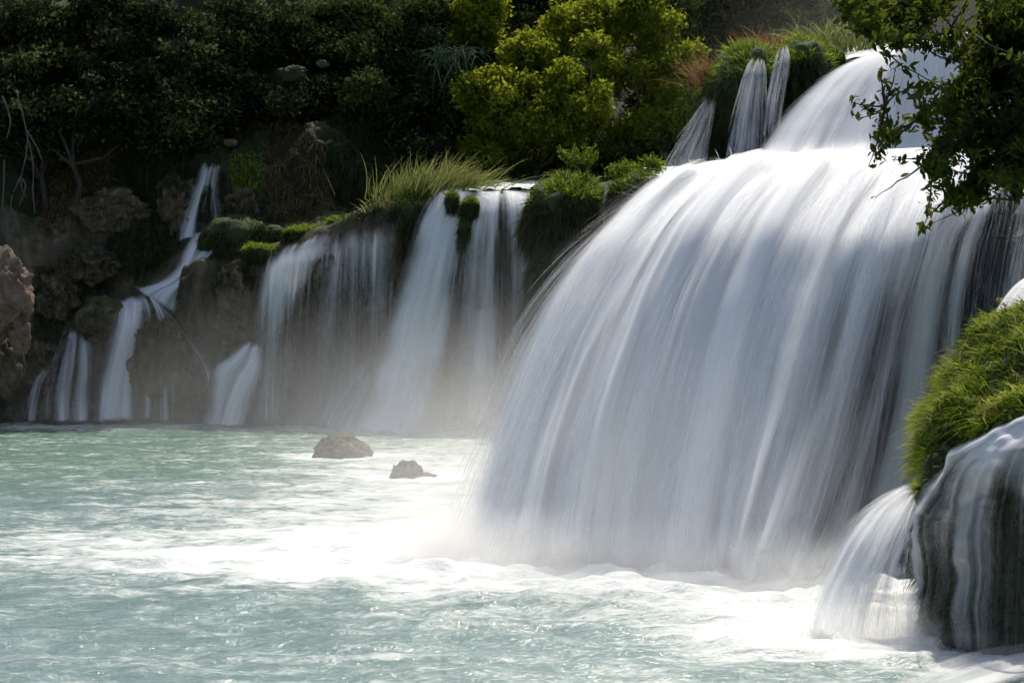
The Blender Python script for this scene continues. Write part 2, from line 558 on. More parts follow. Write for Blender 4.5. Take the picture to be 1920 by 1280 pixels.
# ------------------------------------------------------------------ the setting: cliff and hillside
# one profile (Y, z) per station along X, from the pool bed up the rock, over the lip and up the hill
stations = [
    (-48, [(60, -1), (60.5, 0), (62, 3), (63, 6), (64, 9), (67, 11.5), (69, 14), (73, 20), (83, 32), (104, 56)]),
    (-32, [(65, -1), (65.5, 0), (66.5, 3), (67.5, 6), (69, 9), (71.5, 11.5), (73, 14), (76, 20), (86, 32), (106, 56)]),
    (-24, [(69, -1), (69.3, 0), (69.6, 2.5), (71.3, 3.6), (71.8, 6.5), (73, 10), (74, 13), (76.5, 19), (86, 30.5), (107, 55)]),
    (-19.5, [(69.2, -1), (69.5, 0), (69.8, 3), (70.4, 5.6), (72.6, 6.4), (74.0, 9.6), (75.5, 13), (78, 19), (88, 30), (109, 54)]),
    (-16, [(69.5, -1), (69.7, 0), (70.2, 3), (70.8, 5.5), (72.0, 8.8), (74.8, 9.8), (75.8, 13.5), (79, 19), (89, 30), (110, 52)]),
    (-13.5, [(68.8, -1), (69.0, 0), (69.2, 3), (69.5, 6), (69.8, 8.2), (73, 9.2), (75.0, 13), (79, 17.5), (88, 27), (110, 50)]),
    (-9.5, [(67.6, -1), (67.8, 0), (68.0, 3), (68.2, 6), (68.5, 9.3), (73, 10.2), (75.5, 14.5), (80, 18), (89, 27), (111, 49)]),
    (-6.5, [(66.6, -1), (66.8, 0), (67.0, 3), (67.2, 7), (67.5, 10.6), (75, 11.2), (78, 14), (81, 18), (88, 26), (102, 48)]),
    (-3.5, [(66.3, -1), (66.5, 0), (66.6, 3), (66.8, 7), (67.2, 11.05), (76, 11.3), (79, 13), (83, 16), (90, 24), (105, 46)]),
    (0.8, [(65.2, -1), (65.4, 0), (65.6, 3), (65.9, 7), (66.4, 11.05), (76, 11.3), (80, 12.5), (85, 15), (93, 21), (108, 44)]),
    (3.5, [(62.4, -1), (62.6, 0), (62.9, 4), (63.3, 8), (64.0, 11.2), (74, 11.5), (82, 13), (89, 16), (98, 21), (115, 45)]),
    (7, [(60, -1), (60.2, 0), (60.5, 4), (61, 8), (61.6, 11.2), (72, 11.6), (84, 13), (92, 16), (103, 21), (120, 46)]),
    (14, [(54, -1), (54.2, 0), (54.5, 4), (55, 7), (55.5, 10.2), (70, 12.2), (88, 15), (98, 19), (110, 25), (128, 50)]),
    (28, [(48, -1), (48.2, 0), (48.5, 4), (49, 7), (49.5, 10.2), (66, 13.2), (84, 17), (96, 22), (110, 30), (128, 54)]),
    (55, [(44, -1), (44.2, 0), (44.5, 4), (45, 7), (46, 10.2), (60, 14), (76, 20), (90, 28), (106, 38), (124, 58)]),
]
lines = [[(x, y, z) for (y, z) in prof] for x, prof in stations]
NU, NV = 640, 360
S, _q, _t = surface(lines, NU, NV, by_index=True)
N = normals_grid(S)
if N[:, :NV // 3, 1].mean() > 0:
    N = -N
flat = S.reshape(-1, 3)
amp = 0.85 * fbm(flat * np.array([0.30, 0.30, 0.2]), 6, 0.60) + 0.55 * (ridged(flat * np.array([0.75, 0.75, 0.33]), 4) - 0.5)
rowf = np.linspace(0, 1, NV)[None, :] * np.ones((NU, 1))
lipfade = 1 - 0.85 * np.exp(-((rowf - 4.3 / 9) / 0.075) ** 2)
amp = amp * lipfade.reshape(-1) - 0.15 * (1 - lipfade.reshape(-1))
flat = flat + N.reshape(-1, 3) * amp[:, None]
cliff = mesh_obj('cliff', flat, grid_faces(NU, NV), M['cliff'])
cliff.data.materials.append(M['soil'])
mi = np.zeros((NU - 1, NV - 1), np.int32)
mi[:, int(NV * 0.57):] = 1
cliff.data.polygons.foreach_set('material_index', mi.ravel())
tag(cliff, kind='structure')
CB = bvh_of(cliff)


def hit(px, py, off=0.3):
    """where the rock behind this spot of the photograph stands, stepped forward by off metres"""
    d = Vector(((px - 960) / FPX, 1.0, -(py - 640) / FPX))
    p, n, i, t = CB.ray_cast(Vector((0, 0, CAM_H)), d.normalized())
    if p is None:
        p = Vector((0, 0, CAM_H)) + d * 90
    return np.array(p - d * off)


def hits(poly, n, off=0.0):
    """n random points (and normals) of the rock inside a patch"""
    xs = [p[0] for p in poly]
    ys = [p[1] for p in poly]
    P, Nn = [], []
    tries = 0
    while len(P) < n and tries < n * 20:
        tries += 1
        x = random.uniform(min(xs), max(xs))
        y = random.uniform(min(ys), max(ys))
        if not inside(poly, x, y):
            continue
        d = Vector(((x - 960) / FPX, 1.0, -(y - 640) / FPX)).normalized()
        p, nn, i, t = CB.ray_cast(Vector((0, 0, CAM_H)), d)
        if p is None:
            continue
        if nn.y > 0 and nn.z < 0.2:
            nn = -nn
        P.append(p + nn * off)
        Nn.append(nn)
    return np.array(P), np.array(Nn)


def inside(poly, x, y):
    c = False
    j = len(poly) - 1
    for i in range(len(poly)):
        xi, yi = poly[i]
        xj, yj = poly[j]
        if (yi > y) != (yj > y) and x < (xj - xi) * (y - yi) / (yj - yi + 1e-9) + xi:
            c = not c
        j = i
    return c


def ground_z(x, y):
    p, n, i, t = CB.ray_cast(Vector((x, y, 200)), Vector((0, 0, -1)))
    return p.z if p is not None else 10.0


# river pool -----------------------------------------------------------------
xs = np.linspace(-44, 34, 440)
ys = 8 + (72 - 8) * np.linspace(0, 1, 560) ** 1.35
X, Y = np.meshgrid(xs, ys, indexing='ij')
p = np.stack([X.ravel(), Y.ravel(), np.zeros(X.size)], -1)
# where the falls strike the pool
base_x = np.array([-1.2, 1.8, 3.9, 5.2, 6.0])
base_y = np.array([26.0, 24.5, 23.3, 22.6, 22.2])


def seg_dist(px_, py_, ax, ay):
    d = np.full(px_.shape, 1e9)
    for i in range(len(ax) - 1):
        vx, vy = ax[i + 1] - ax[i], ay[i + 1] - ay[i]
        t = np.clip(((px_ - ax[i]) * vx + (py_ - ay[i]) * vy) / (vx * vx + vy * vy), 0, 1)
        d = np.minimum(d, np.hypot(px_ - ax[i] - t * vx, py_ - ay[i] - t * vy))
    return d


dm = seg_dist(p[:, 0], p[:, 1], base_x, base_y)
ds = seg_dist(p[:, 0], p[:, 1], np.array([4.0, 6.2, 8.5]), np.array([19.2, 18.6, 18.2]))
df_ = seg_dist(p[:, 0], p[:, 1], np.array([-24, -12, -6, 1.0]), np.array([69, 68, 63.5, 62]))
foam = 0.17 + 0.95 * np.exp(-(dm / 2.6) ** 2) + 0.75 * np.exp(-(ds / 1.5) ** 2) + 0.35 * np.exp(-(df_ / 4.0) ** 2)
# the white tongue of spent water that drifts off to the left
cx = -1.0 - p[:, 0]
tongue = np.exp(-((p[:, 1] - (26.3 + 0.10 * cx)) / (2.7 + 0.05 * np.maximum(cx, 0))) ** 2) * sstep(-2, 1, cx) * (1.0 - 0.70 * sstep(1.0, 11, cx))
foam = foam + 0.85 * tongue
# broken water to the left of the fall, further out
foam += 0.50 * np.exp(-((p[:, 0] + 2.5) / 5.5) ** 2) * sstep(27, 31, p[:, 1]) * (1 - sstep(46, 62, p[:, 1]))
foam += 0.06 * np.exp(-((p[:, 1] - 58) / 4) ** 2)
foam += 0.10 * sstep(0.5, 3.5, p[:, 0]) * (1 - sstep(19.5, 22, p[:, 1]))
for rx_, ry_, rr_ in ((-5.9, 49.6, 1.5), (-3.0, 41.8, 1.0)):
    foam += 0.55 * np.exp(-(np.hypot((p[:, 0] - rx_) / 1.3, p[:, 1] - ry_) / rr_) ** 2)
green = sstep(33, 52, p[:, 1] - 0.6 * (p[:, 0] + 10))
wav = 0.07 * fbm(p * np.array([0.35, 1.1, 1]), 4, 0.55) + 0.055 * fbm(p * np.array([1.2, 2.6, 1]) + 31, 3, 0.55)
boil = (0.15 * np.exp(-(dm / 1.8) ** 2) + 0.10 * np.exp(-(ds / 1.2) ** 2) + 0.06 * tongue)
wav = wav * (1 + 1.0 * np.exp(-(dm / 4) ** 2)) + boil * (0.45 + 0.8 * fbm(p * np.array([1.1, 1.9, 1]) + 5, 5, 0.62))
wav = wav * sstep(0, 60, p[:, 1]) * 0 + wav
p[:, 2] = wav
pool = mesh_obj('river_water', p, grid_faces(len(xs), len(ys))[:, ::-1], M['pool'], attrs={'foam': foam, 'green': green})
tag(pool, kind='structure')
bed = mesh_obj('river_bed', [(-120, -20, -1.5), (120, -20, -1.5), (120, 160, -1.5), (-120, 160, -1.5)], [[0, 1, 2, 3]], M['soil'])
tag(bed, kind='structure')

# ------------------------------------------------------------------ falling water
def water_sheet(name, lines, nu, nv, mat, parent, dens, amp=0.10, freq=1.4, off=0.0, seed=0.0, edge=0.12, fade_start=0.0, fade_end=0.0, streak=0.9, hug=None):
    """dens: function(u01, v01) -> carried water 0..1"""
    S, q, t = surface(lines, nu, nv)
    n = normals_grid(S)
    if n[..., 1].mean() > 0:
        n = -n
    v = np.concatenate([np.zeros((nu, 1)), np.cumsum(np.linalg.norm(np.diff(S, axis=1), axis=2), axis=1)], 1)
    U = q[:, None] * np.ones((1, nv))
    u01 = U / t[-1]
    v01 = np.linspace(0, 1, nv)[None, :] * np.ones((nu, 1))
    nz = fbm(np.stack([U.ravel() * freq, v.ravel() * 0.06, np.full(U.size, seed)], -1), 3, 0.5).reshape(nu, nv)
    grow = 0.20 + 0.90 * sstep(0.25, 0.55, v01)
    S = S + n * (off + amp * nz * grow)[..., None]
    if hug is not None:
        S = S - n * hug(S.reshape(-1, 3)).reshape(nu, nv)[..., None]
    d = dens(u01, v01)
    fade = np.ones_like(d)
    if edge > 0:
        wob = 0.5 * edge * fbm(np.stack([v.ravel() * 0.3, np.full(U.size, seed + 3.0), U.ravel() * 0.3], -1), 2).reshape(nu, nv)
        fade = fade * sstep(0, edge, u01 + wob * sstep(0, 0.2, u01)) * sstep(0, edge, 1 - u01 + wob * sstep(0, 0.2, 1 - u01))
    if fade_end:
        fade = fade * (1 - sstep(1 - fade_end, 1, v01 + 0.5 * fade_end * fbm(np.stack([U.ravel() * 1.5, np.zeros(U.size), np.full(U.size, seed)], -1), 2).reshape(nu, nv)))
    if fade_start:
        fade = fade * sstep(0, fade_start, v01 + 0.5 * fade_start * fbm(np.stack([U.ravel() * 2.0, np.zeros(U.size), np.full(U.size, seed)], -1), 2).reshape(nu, nv))
    sk = fbm(np.stack([U.ravel() * streak + 0.15 * fbm(np.stack([U.ravel() * 0.4, v.ravel() * 0.12, np.full(U.size, seed)], -1), 2), v.ravel() * 0.05, np.full(U.size, seed + 9.0)], -1), 3, 0.55)
    return mesh_obj(name, S.reshape(-1, 3), grid_faces(nu, nv), mat, parent,
                    uv=np.stack([U.ravel(), v.ravel()], -1), attrs={'dens': d.ravel(), 'streak': sk, 'fade': fade.ravel()})


def strands(name, lines, count, parent, width=0.02, off=(0.02, 0.25), length=(0.1, 0.4), alpha=(0.15, 0.55), urange=(0, 1), segs=12, vmin=0.05, seed=1, keep=None):
    """single threads of water thrown clear of the sheet, one mesh"""
    r = np.random.default_rng(seed)
    nu, nv = 120, 80
    S, q, t = surface(lines, nu, nv)
    n = normals_grid(S)
    if n[..., 1].mean() > 0:
        n = -n
    V, F, A = [], [], []
    k = 0
    for i in range(count):
        u = r.uniform(*urange)
        l = r.uniform(*length)
        v0 = r.uniform(vmin - l * 0.3, 1.0 - l * 0.4)
        if keep is not None and r.random() > keep(u, v0 + l * 0.5):
            continue
        vv = np.clip(np.linspace(v0, v0 + l, segs), 0, 1)
        ui = u * (nu - 1)
        i0 = int(min(ui, nu - 2))
        fu = ui - i0
        vi = vv * (nv - 1)
        j0 = np.minimum(vi.astype(int), nv - 2)
        fv = (vi - j0)[:, None]

        def samp(G):
            a = G[i0, j0] * (1 - fv) + G[i0, j0 + 1] * fv
            b = G[i0 + 1, j0] * (1 - fv) + G[i0 + 1, j0 + 1] * fv
            return a * (1 - fu) + b * fu
        c = samp(S)
        nn = samp(n)
        o0 = r.uniform(*off)
        c = c + nn * (o0 * (0.3 + 1.2 * np.linspace(0, 1, segs)))[:, None]
        tan = np.gradient(c, axis=0)
        side = np.cross(tan, nn)
        side /= np.linalg.norm(side, axis=1)[:, None] + 1e-9
        w = width * r.uniform(0.4, 1.5)
        prof = np.sin(np.linspace(0.0, 1, segs) * math.pi) ** 0.7
        a = r.uniform(*alpha)
        V.append(np.stack([c - side * w, c + side * w], 1).reshape(-1, 3))
        A.append(np.repeat(a * prof, 2))
        b = k + np.arange(segs - 1) * 2
        F.append(np.stack([b, b + 1, b + 3, b + 2], -1))
        k += segs * 2
    return mesh_obj(name, np.concatenate(V), np.concatenate(F), M['strand'], parent, attrs={'dens': np.concatenate(A)})


def PX(pts):
    return [at(*q_) for q_ in pts]


# --- the great fall
main_lines = [
    PX([(1330, 322, 47), (1310, 352, 40), (1270, 390, 36), (1200, 470, 33), (1130, 570, 31), (1090, 660, 30), (1060, 750, 29.4), (1025, 870, 28.7), (985, 980, 28.0), (960, 1030, 27.4)]),
    PX([(1280, 320, 46), (1240, 338, 36), (1168, 390, 31.8), (1086, 470, 29.9), (1014, 560, 28.8), (962, 655, 28.1), (925, 760, 27.4), (886, 880, 26.9), (848, 990, 26.4), (818, 1056, 26.0)]),
    PX([(1345, 308, 45), (1330, 318, 35), (1275, 365, 30.6), (1200, 450, 28.9), (1135, 550, 27.9), (1085, 650, 27.2), (1045, 760, 26.6), (1010, 870, 26.0), (985, 980, 25.5), (965, 1068, 25.0)]),
    PX([(1440, 296, 42), (1450, 305, 34), (1400, 355, 30.0), (1330, 440, 28.2), (1275, 545, 27.1), (1235, 660, 26.3), (1200, 780, 25.6), (1175, 900, 25.1), (1160, 1000, 24.7), (1150, 1078, 24.4)]),
    PX([(1560, 290, 41), (1580, 298, 33.5), (1540, 350, 29.8), (1480, 440, 27.8), (1430, 550, 26.7), (1395, 670, 25.9), (1370, 790, 25.2), (1350, 900, 24.6), (1335, 1000, 24.1), (1325, 1090, 23.8)]),
    PX([(1680, 285, 41), (1700, 296, 33), (1665, 360, 29.4), (1615, 450, 27.6), (1570, 560, 26.6), (1535, 680, 25.8), (1505, 800, 25.1), (1475, 910, 24.4), (1450, 1010, 23.8), (1435, 1098, 23.3)]),
    PX([(1780, 285, 41), (1800, 300, 33), (1770, 365, 29.6), (1725, 450, 28.2), (1690, 560, 27.3), (1660, 680, 26.6), (1630, 800, 25.9), (1600, 910, 25.0), (1570, 1010, 24.2), (1545, 1105, 23.0)]),
    PX([(1860, 290, 41), (1860, 310, 33), (1835, 385, 30.4), (1795, 450, 29.6), (1768, 560, 29.2), (1752, 680, 28.9), (1740, 800, 28.6), (1715, 920, 27.8), (1690, 1010, 26.8), (1670, 1060, 25.4)]),
    PX([(1960, 295, 41), (1940, 320, 33), (1915, 385, 31.2), (1890, 450, 30.8), (1862, 560, 30.6), (1848, 680, 30.5), (1835, 800, 30.4), (1820, 900, 30.2), (1805, 980, 30.0), (1800, 1012, 28.7)]),
    PX([(2120, 295, 41), (2080, 320, 33), (2040, 380, 31.4), (2010, 450, 31.0), (1990, 560, 30.8), (1980, 680, 30.7), (1970, 800, 30.6), (1960, 900, 30.4), (1950, 980, 30.2), (1945, 1012, 28.8)]),
]


# the face drops steeply below the shoulder
for l_ in main_lines[:8]:
    b_ = l_[-1].copy()
    for i_ in range(3, 9):
        f_ = 1 - 0.13 * (1 - (i_ - 3) / 6.5)
        y_ = b_[1] + (l_[i_][1] - b_[1]) * f_
        l_[i_] = np.array([l_[i_][0] / l_[i_][1] * y_, y_, CAM_H + (l_[i_][2] - CAM_H) / l_[i_][1] * y_])


def g2(u, v, u0, v0, su, sv):
    return np.exp(-((u - u0) / su) ** 2 - ((v - v0) / sv) ** 2)


front_lines = main_lines[1:]
MT = surface(front_lines, 10, 10)[2]
MT = MT / MT[-1]


def main_dens(u, v):
    k = np.interp(u, MT, np.arange(1, 10))           # streamline index
    face = sstep(0.45, 0.62, v)
    d = np.ones_like(u) * 1.15 - 0.10 * face + 0.10 * sstep(0.75, 0.95, v) - 0.12 * sstep(4.0, 5.5, k) * face
    d -= 0.66 * np.exp(-((k - 5.85) / 0.80) ** 2) * sstep(0.46, 0.74, v)
    d -= 0.35 * np.exp(-((k - 5.0) / 0.40) ** 2) * sstep(0.58, 0.76, v) * (1 - sstep(0.88, 0.97, v))
    d -= 0.46 * sstep(5.9, 6.5, k) * sstep(0.44, 0.60, v)
    d -= 0.55 * np.exp(-((k - 7.55) / 0.50) ** 2) * sstep(0.36, 0.46, v)
    d -= 0.30 * sstep(7.8, 8.4, k) * sstep(0.34, 0.46, v)
    d -= 0.52 * np.exp(-((k - 3.88) / 0.16) ** 2) * np.exp(-((v - 0.775) / 0.060) ** 2)
    d -= 0.35 * np.exp(-((k - 4.45) / 0.16) ** 2) * np.exp(-((v - 0.83) / 0.04) ** 2)
    d -= 0.30 * np.exp(-((k - 3.95) / 0.14) ** 2) * np.exp(-((v - 0.67) / 0.06) ** 2)
    d -= 0.22 * np.exp(-((k - 4.75) / 0.12) ** 2) * np.exp(-((v - 0.58) / 0.12) ** 2)
    d -= 0.15 * np.exp(-((k - 2.9) / 0.10) ** 2) * np.exp(-((v - 0.62) / 0.13) ** 2)
    return np.clip(d, 0.02, 1.25)


great = empty('waterfall', at(1200, 1075, 24.4))
tag(great, 'huge domed white waterfall filling the right half, pouring into the pool', 'waterfall')
water_sheet('water_sheet', front_lines, 420, 260, M['fall_a'], great, main_dens, amp=0.28, freq=0.42, off=0.10, seed=2.0, streak=0.75, edge=0.045, fade_end=0.025)
water_sheet('water_sheet', front_lines, 260, 200, M['fall_b'], great, lambda u, v: main_dens(u, v) * 0.95, amp=0.26, freq=0.5, off=-0.10, seed=6.0, edge=0.045, fade_end=0.025)
water_sheet('thrown_veil', front_lines, 300, 200, M['fall_a'], great, lambda u, v: np.clip(0.40 - 0.34 * sstep(0.42, 0.62, u) + 0.12 * sstep(.8, 1, v), 0, 1) * sstep(0.30, 0.5, v), amp=0.26, freq=0.8, off=0.28, seed=17.0, streak=1.3, edge=0.05, fade_end=0.04)
# rock core the water runs over
Sg, qg, tg = surface(main_lines, 200, 160)
ng = normals_grid(Sg)
if ng[..., 1].mean() > 0:
    ng = -ng
fl = Sg.reshape(-1, 3)
core = fl - ng.reshape(-1, 3) * (0.62 + 0.25 * fbm(fl * 0.9, 4))[:, None]
core[:, 2] -= 0.25
core_o = mesh_obj('rock_face', core, grid_faces(200, 160), M['wet_rock'], great)
tag(core_o, 'dark wet rock showing through the water')
st = strands('water_strand', front_lines, 2400, great, 0.012, (0.14, 0.34), (0.05, 0.22), (0.06, 0.30), vmin=0.25, seed=3,
             keep=lambda u, v: 1.0 if v > 0.45 else 0.12)
tag(st, kind='stuff')
st = strands('spray_strand', front_lines, 300, great, 0.014, (0.10, 0.34), (0.08, 0.22), (0.05, 0.20), urange=(0.0, 0.10), vmin=0.45, seed=4)
tag(st, kind='stuff')

# --- upper fall above the great one
upper_lines = [
    PX([(1630, 108, 47), (1600, 118, 45.6), (1552, 142, 44.5), (1500, 185, 43.6), (1458, 235, 42.8), (1425, 285, 42.0), (1412, 305, 41.0)]),
    PX([(1655, 98, 47), (1628, 110, 45.4), (1588, 138, 44.2), (1545, 185, 43.2), (1510, 235, 42.4), (1485, 282, 41.6), (1475, 302, 40.6)]),
    PX([(1680, 92, 47), (1660, 104, 45.4), (1628, 135, 44.2), (1595, 185, 43.2), (1570, 235, 42.4), (1550, 280, 41.6), (1542, 300, 40.6)]),
    PX([(1705, 86, 47), (1690, 98, 45.6), (1668, 132, 44.6), (1650, 185, 43.8), (1638, 235, 43.0), (1628, 280, 42.2), (1625, 300, 41.0)]),
    PX([(1735, 78, 47.5), (1728, 88, 46.6), (1718, 130, 46.0), (1708, 185, 45.6), (1700, 235, 45.2), (1695, 280, 44.6), (1692, 305, 43.2)]),
    PX([(1800, 66, 47.5), (1790, 78, 46.6), (1775, 130, 46.0), (1765, 185, 45.6), (1760, 235, 45.2), (1755, 280, 44.6), (1750, 305, 43.2)]),
    PX([(1880, 60, 47.5), (1870, 72, 46.6), (1850, 130, 46.0), (1840, 185, 45.6), (1835, 235, 45.2), (1830, 280, 44.6), (1825, 305, 43.2)]),
    PX([(2250, 56, 47.5), (2230, 70, 46.6), (2200, 130, 46.0), (2190, 185, 45.6), (2185, 235, 45.2), (2180, 280, 44.6), (2175, 305, 43.2)]),
]


def upper_dens(u, v):
    return np.clip(1.05 - 0.45 * np.exp(-((u - 0.29) / 0.033) ** 2) * sstep(0.25, 0.5, v) - 0.28 * sstep(0.33, 0.42, u), 0, 1.2)


upper = empty('waterfall', at(1550, 290, 41.5))
tag(upper, 'smooth white upper waterfall at the top right, spilling onto the bright terrace', 'waterfall')
water_sheet('water_sheet', upper_lines, 400, 120, M['fall_a'], upper, upper_dens, amp=0.22, freq=0.6, off=0.08, seed=11, edge=0.03)
water_sheet('water_sheet', upper_lines, 160, 100, M['fall_b'], upper, upper_dens, amp=0.16, freq=0.8, off=-0.10, seed=13, edge=0.03)
Su, _, _ = surface(upper_lines, 120, 80)
nu_ = normals_grid(Su)
if nu_[..., 1].mean() > 0:
    nu_ = -nu_
mesh_obj('rock_face', (Su - nu_ * 0.45).reshape(-1, 3) + 0.15 * nu_.reshape(-1, 3) * fbm(Su.reshape(-1, 3), 3)[:, None], grid_faces(120, 80), M['wet_rock'], upper)
tag(strands('water_strand', upper_lines, 400, upper, 0.014, (0.08, 0.25), (0.1, 0.4), (0.05, 0.25), vmin=0.1, seed=14), kind='stuff')

# barrier top behind the upper fall: bed of the river upstream
up_bed = [PX([(1560, 118, 48.0), (1560, 100, 52), (1560, 92, 60)]), PX([(1700, 90, 47.6), (1700, 86, 52), (1700, 82, 62)]),
          PX([(1900, 62, 47.6), (1900, 58, 54), (1900, 56, 64)]), PX([(2300, 62, 47.6), (2250, 58, 54), (2200, 56, 64)])]
Sb, qb, tb = surface(up_bed, 60, 40)
fb = Sb.reshape(-1, 3)
fb[:, 2] += 0.10 * fbm(fb * np.array([1.2, 0.8, 1]), 4)
ub = mesh_obj('upstream_water', fb, grid_faces(60, 40), M['pool'], attrs={'foam': np.full(len(fb), 0.75), 'green': np.zeros(len(fb))})
tag(ub, kind='structure')

# --- falls along the far wall --------------------------------------------------
far_group = 'falls along the far rock wall'


def far_fall(label, lines, dens, nu=120, nv=120, amp=0.10, edge=0.12, two=True, n_str=200, off=(0.02, 0.2), seed=1.0, width=0.03, widen=1.4, fs=0.12):
    A_ = np.array([resample(l, 16) for l in lines])
    D_ = A_[..., 1].copy()
    for _ in range(6):
        D_[:, 1:-1] = 0.25 * D_[:, :-2] + 0.5 * D_[:, 1:-1] + 0.25 * D_[:, 2:]
        if len(lines) > 2:
            D_[1:-1] = 0.25 * D_[:-2] + 0.5 * D_[1:-1] + 0.25 * D_[2:]
    k_ = ((D_ - 0.25) / A_[..., 1])[..., None]
    c_ = np.array([0, 0, CAM_H])
    A_ = c_ + (A_ - c_) * k_
    A_ = A_.mean(0, keepdims=True) + (A_ - A_.mean(0, keepdims=True)) * widen
    lines = list(A_)
    e = empty('waterfall', lines[len(lines) // 2][-1])
    tag(e, label, 'waterfall', far_group)
    water_sheet('water_sheet', lines, nu, nv, M['far_a'], e, dens, amp=amp, freq=1.2, streak=1.3, off=0.06, seed=seed, edge=max(edge, 0.35), fade_start=fs, fade_end=0.03)
    if two:
        water_sheet('water_sheet', lines, nu // 2, nv, M['far_b'], e, lambda u, v: dens(u, v) * 0.9, amp=amp, freq=0.8, off=-0.05, seed=seed + 4, edge=max(edge, 0.35), fade_start=fs, fade_end=0.03)
    if n_str:
        tag(strands('water_strand', lines, n_str, e, width * 0.8, off, (0.15, 0.6), (0.03, 0.16), vmin=0.02, seed=int(seed * 10) + 1), kind='stuff')
    return e


def HX(pts, off=0.35):
    return [hit(q_[0], q_[1], q_[2] if len(q_) > 2 else off) for q_ in pts]


# mid fall: the broad white tongue on its left
far_fall('broad milky tongue of water slanting down left of the grassy middle fall',
         [PX([(858, 352, 70), (834, 358, 67.0), (808, 388, 65.6), (788, 440, 65.2), (764, 525, 65.0), (738, 615, 64.8), (712, 705, 64.5), (690, 775, 63.8), (670, 812, 62.5)]),
          PX([(870, 351, 70), (850, 358, 66.9), (828, 388, 65.3), (810, 440, 64.8), (788, 525, 64.5), (764, 615, 64.2), (740, 705, 63.9), (720, 775, 63.2), (704, 816, 61.5)]),
          PX([(884, 350, 70), (868, 358, 66.9), (850, 390, 65.3), (834, 440, 64.8), (816, 525, 64.5), (796, 615, 64.2), (774, 705, 63.9), (754, 775, 63.2), (740, 818, 61.3)]),
          PX([(898, 350, 70), (888, 358, 67.0), (874, 392, 65.6), (860, 440, 65.2), (846, 525, 65.0), (832, 615, 64.8), (812, 705, 64.5), (792, 775, 63.8), (778, 814, 62.3)])],
         lambda u, v: 1.05 - 0.12 * sstep(0.6, 1, u) * v, edge=0.22, n_str=200, seed=2.1, widen=1.35, fs=0.03)
# mid fall: right-hand veil over the mossy hump
far_fall('thin streaky veil over the mossy hump right of the broad tongue',
         [PX([(896, 350, 71), (892, 360, 67.0), (884, 392, 65.4), (876, 440, 64.9), (866, 525, 64.6), (858, 620, 64.5), (852, 720, 64.4), (848, 804, 64.2)]),
          PX([(922, 349, 71), (918, 360, 66.8), (912, 390, 65.0), (906, 440, 64.4), (902, 525, 64.1), (898, 620, 64.0), (894, 720, 63.9), (890, 806, 63.7)]),
          PX([(950, 348, 71), (952, 360, 66.6), (956, 390, 64.7), (960, 440, 64.1), (963, 525, 63.8), (960, 620, 63.7), (955, 720, 63.6), (950, 806, 63.4)]),
          PX([(978, 348, 71), (984, 362, 66.4), (994, 396, 64.5), (1006, 440, 64.0), (1014, 510, 63.7), (1008, 610, 63.6), (996, 720, 63.5), (986, 808, 63.3)]),
          PX([(998, 350, 71), (1006, 366, 66.4), (1020, 404, 64.6), (1030, 445, 64.2), (1034, 490, 63.9), (1026, 600, 63.8), (1012, 720, 63.6), (1004, 808, 63.4)])],
         lambda u, v: np.clip(1.10 - 0.72 * sstep(0.22, 0.5, v) + 0.34 * np.exp(-((u - .80) / .12)**2) - 0.25 * np.exp(-((u - .52) / .10)**2) * sstep(.2, .35, v), 0.05, 1.1),
         edge=0.10, n_str=260, seed=3.3, widen=1.12, fs=0.03)
far_fall('small side spout halfway down the mossy hump',
         [PX([(902, 572, 63.6), (890, 590, 63.3), (880, 640, 63.1), (874, 720, 63.0)]), PX([(915, 570, 64.6), (912, 588, 64.2), (906, 640, 63.9), (902, 730, 63.7)]),
          PX([(930, 572, 64.6), (930, 592, 64.3), (928, 640, 64.0), (926, 720, 63.8)])],
         lambda u, v: 0.75 - 0.6 * sstep(.4, 1, v), 60, 60, 0.05, 0.3, False, 40, seed=4.4)
# the curtain left of the middle fall, over the bright grass lip
far_fall('pale water curtain dropping from the bright green grass lip',
         [HX([(500, 490, .5), (502, 506, .6), (498, 560, .7), (494, 640, .8), (490, 720, .9), (488, 796, .9)]),
          HX([(530, 468, .5), (522, 492, .9), (516, 560, 1.0), (512, 640, 1.1), (508, 720, 1.1), (506, 797, 1.1)]),
          HX([(575, 450, .5), (562, 476, .9), (552, 560, 1.0), (548, 640, 1.1), (545, 720, 1.1), (543, 798, 1.1)]),
          HX([(612, 436, .5), (604, 466, .8), (598, 560, .9), (595, 640, .9), (592, 720, .9), (590, 798, .9)])],
         lambda u, v: np.clip(0.95 - 0.72 * sstep(0.08, 0.6, v) - 0.55 * sstep(0.35, 0.75, u) * sstep(0.05, 0.2, v), 0.06, 1),
         edge=0.15, n_str=260, seed=5.2)
far_fall('faint threads of water under the tall pale grass',
         [HX([(634, 440, .5), (628, 470, .7), (620, 560, .8), (616, 640, .8), (610, 720, .8), (606, 797, .8)]),
          HX([(662, 430, .5), (660, 462, .8), (654, 560, .9), (650, 640, .9), (646, 720, .9), (640, 799, .9)]),
          HX([(692, 426, .5), (692, 462, .8), (688, 560, .9), (684, 640, .9), (678, 720, .9), (670, 801, .9)]),
          HX([(722, 420, .5), (722, 462, .6), (716, 560, .7), (712, 640, .7), (704, 720, .7), (696, 803, .7)])],
         lambda u, v: np.clip(0.42 - 0.25 * sstep(0.1, 0.6, v) + 0.15 * np.exp(-((u - .45) / .15) ** 2), 0.04, 1),
         edge=0.15, n_str=260, seed=6.1)
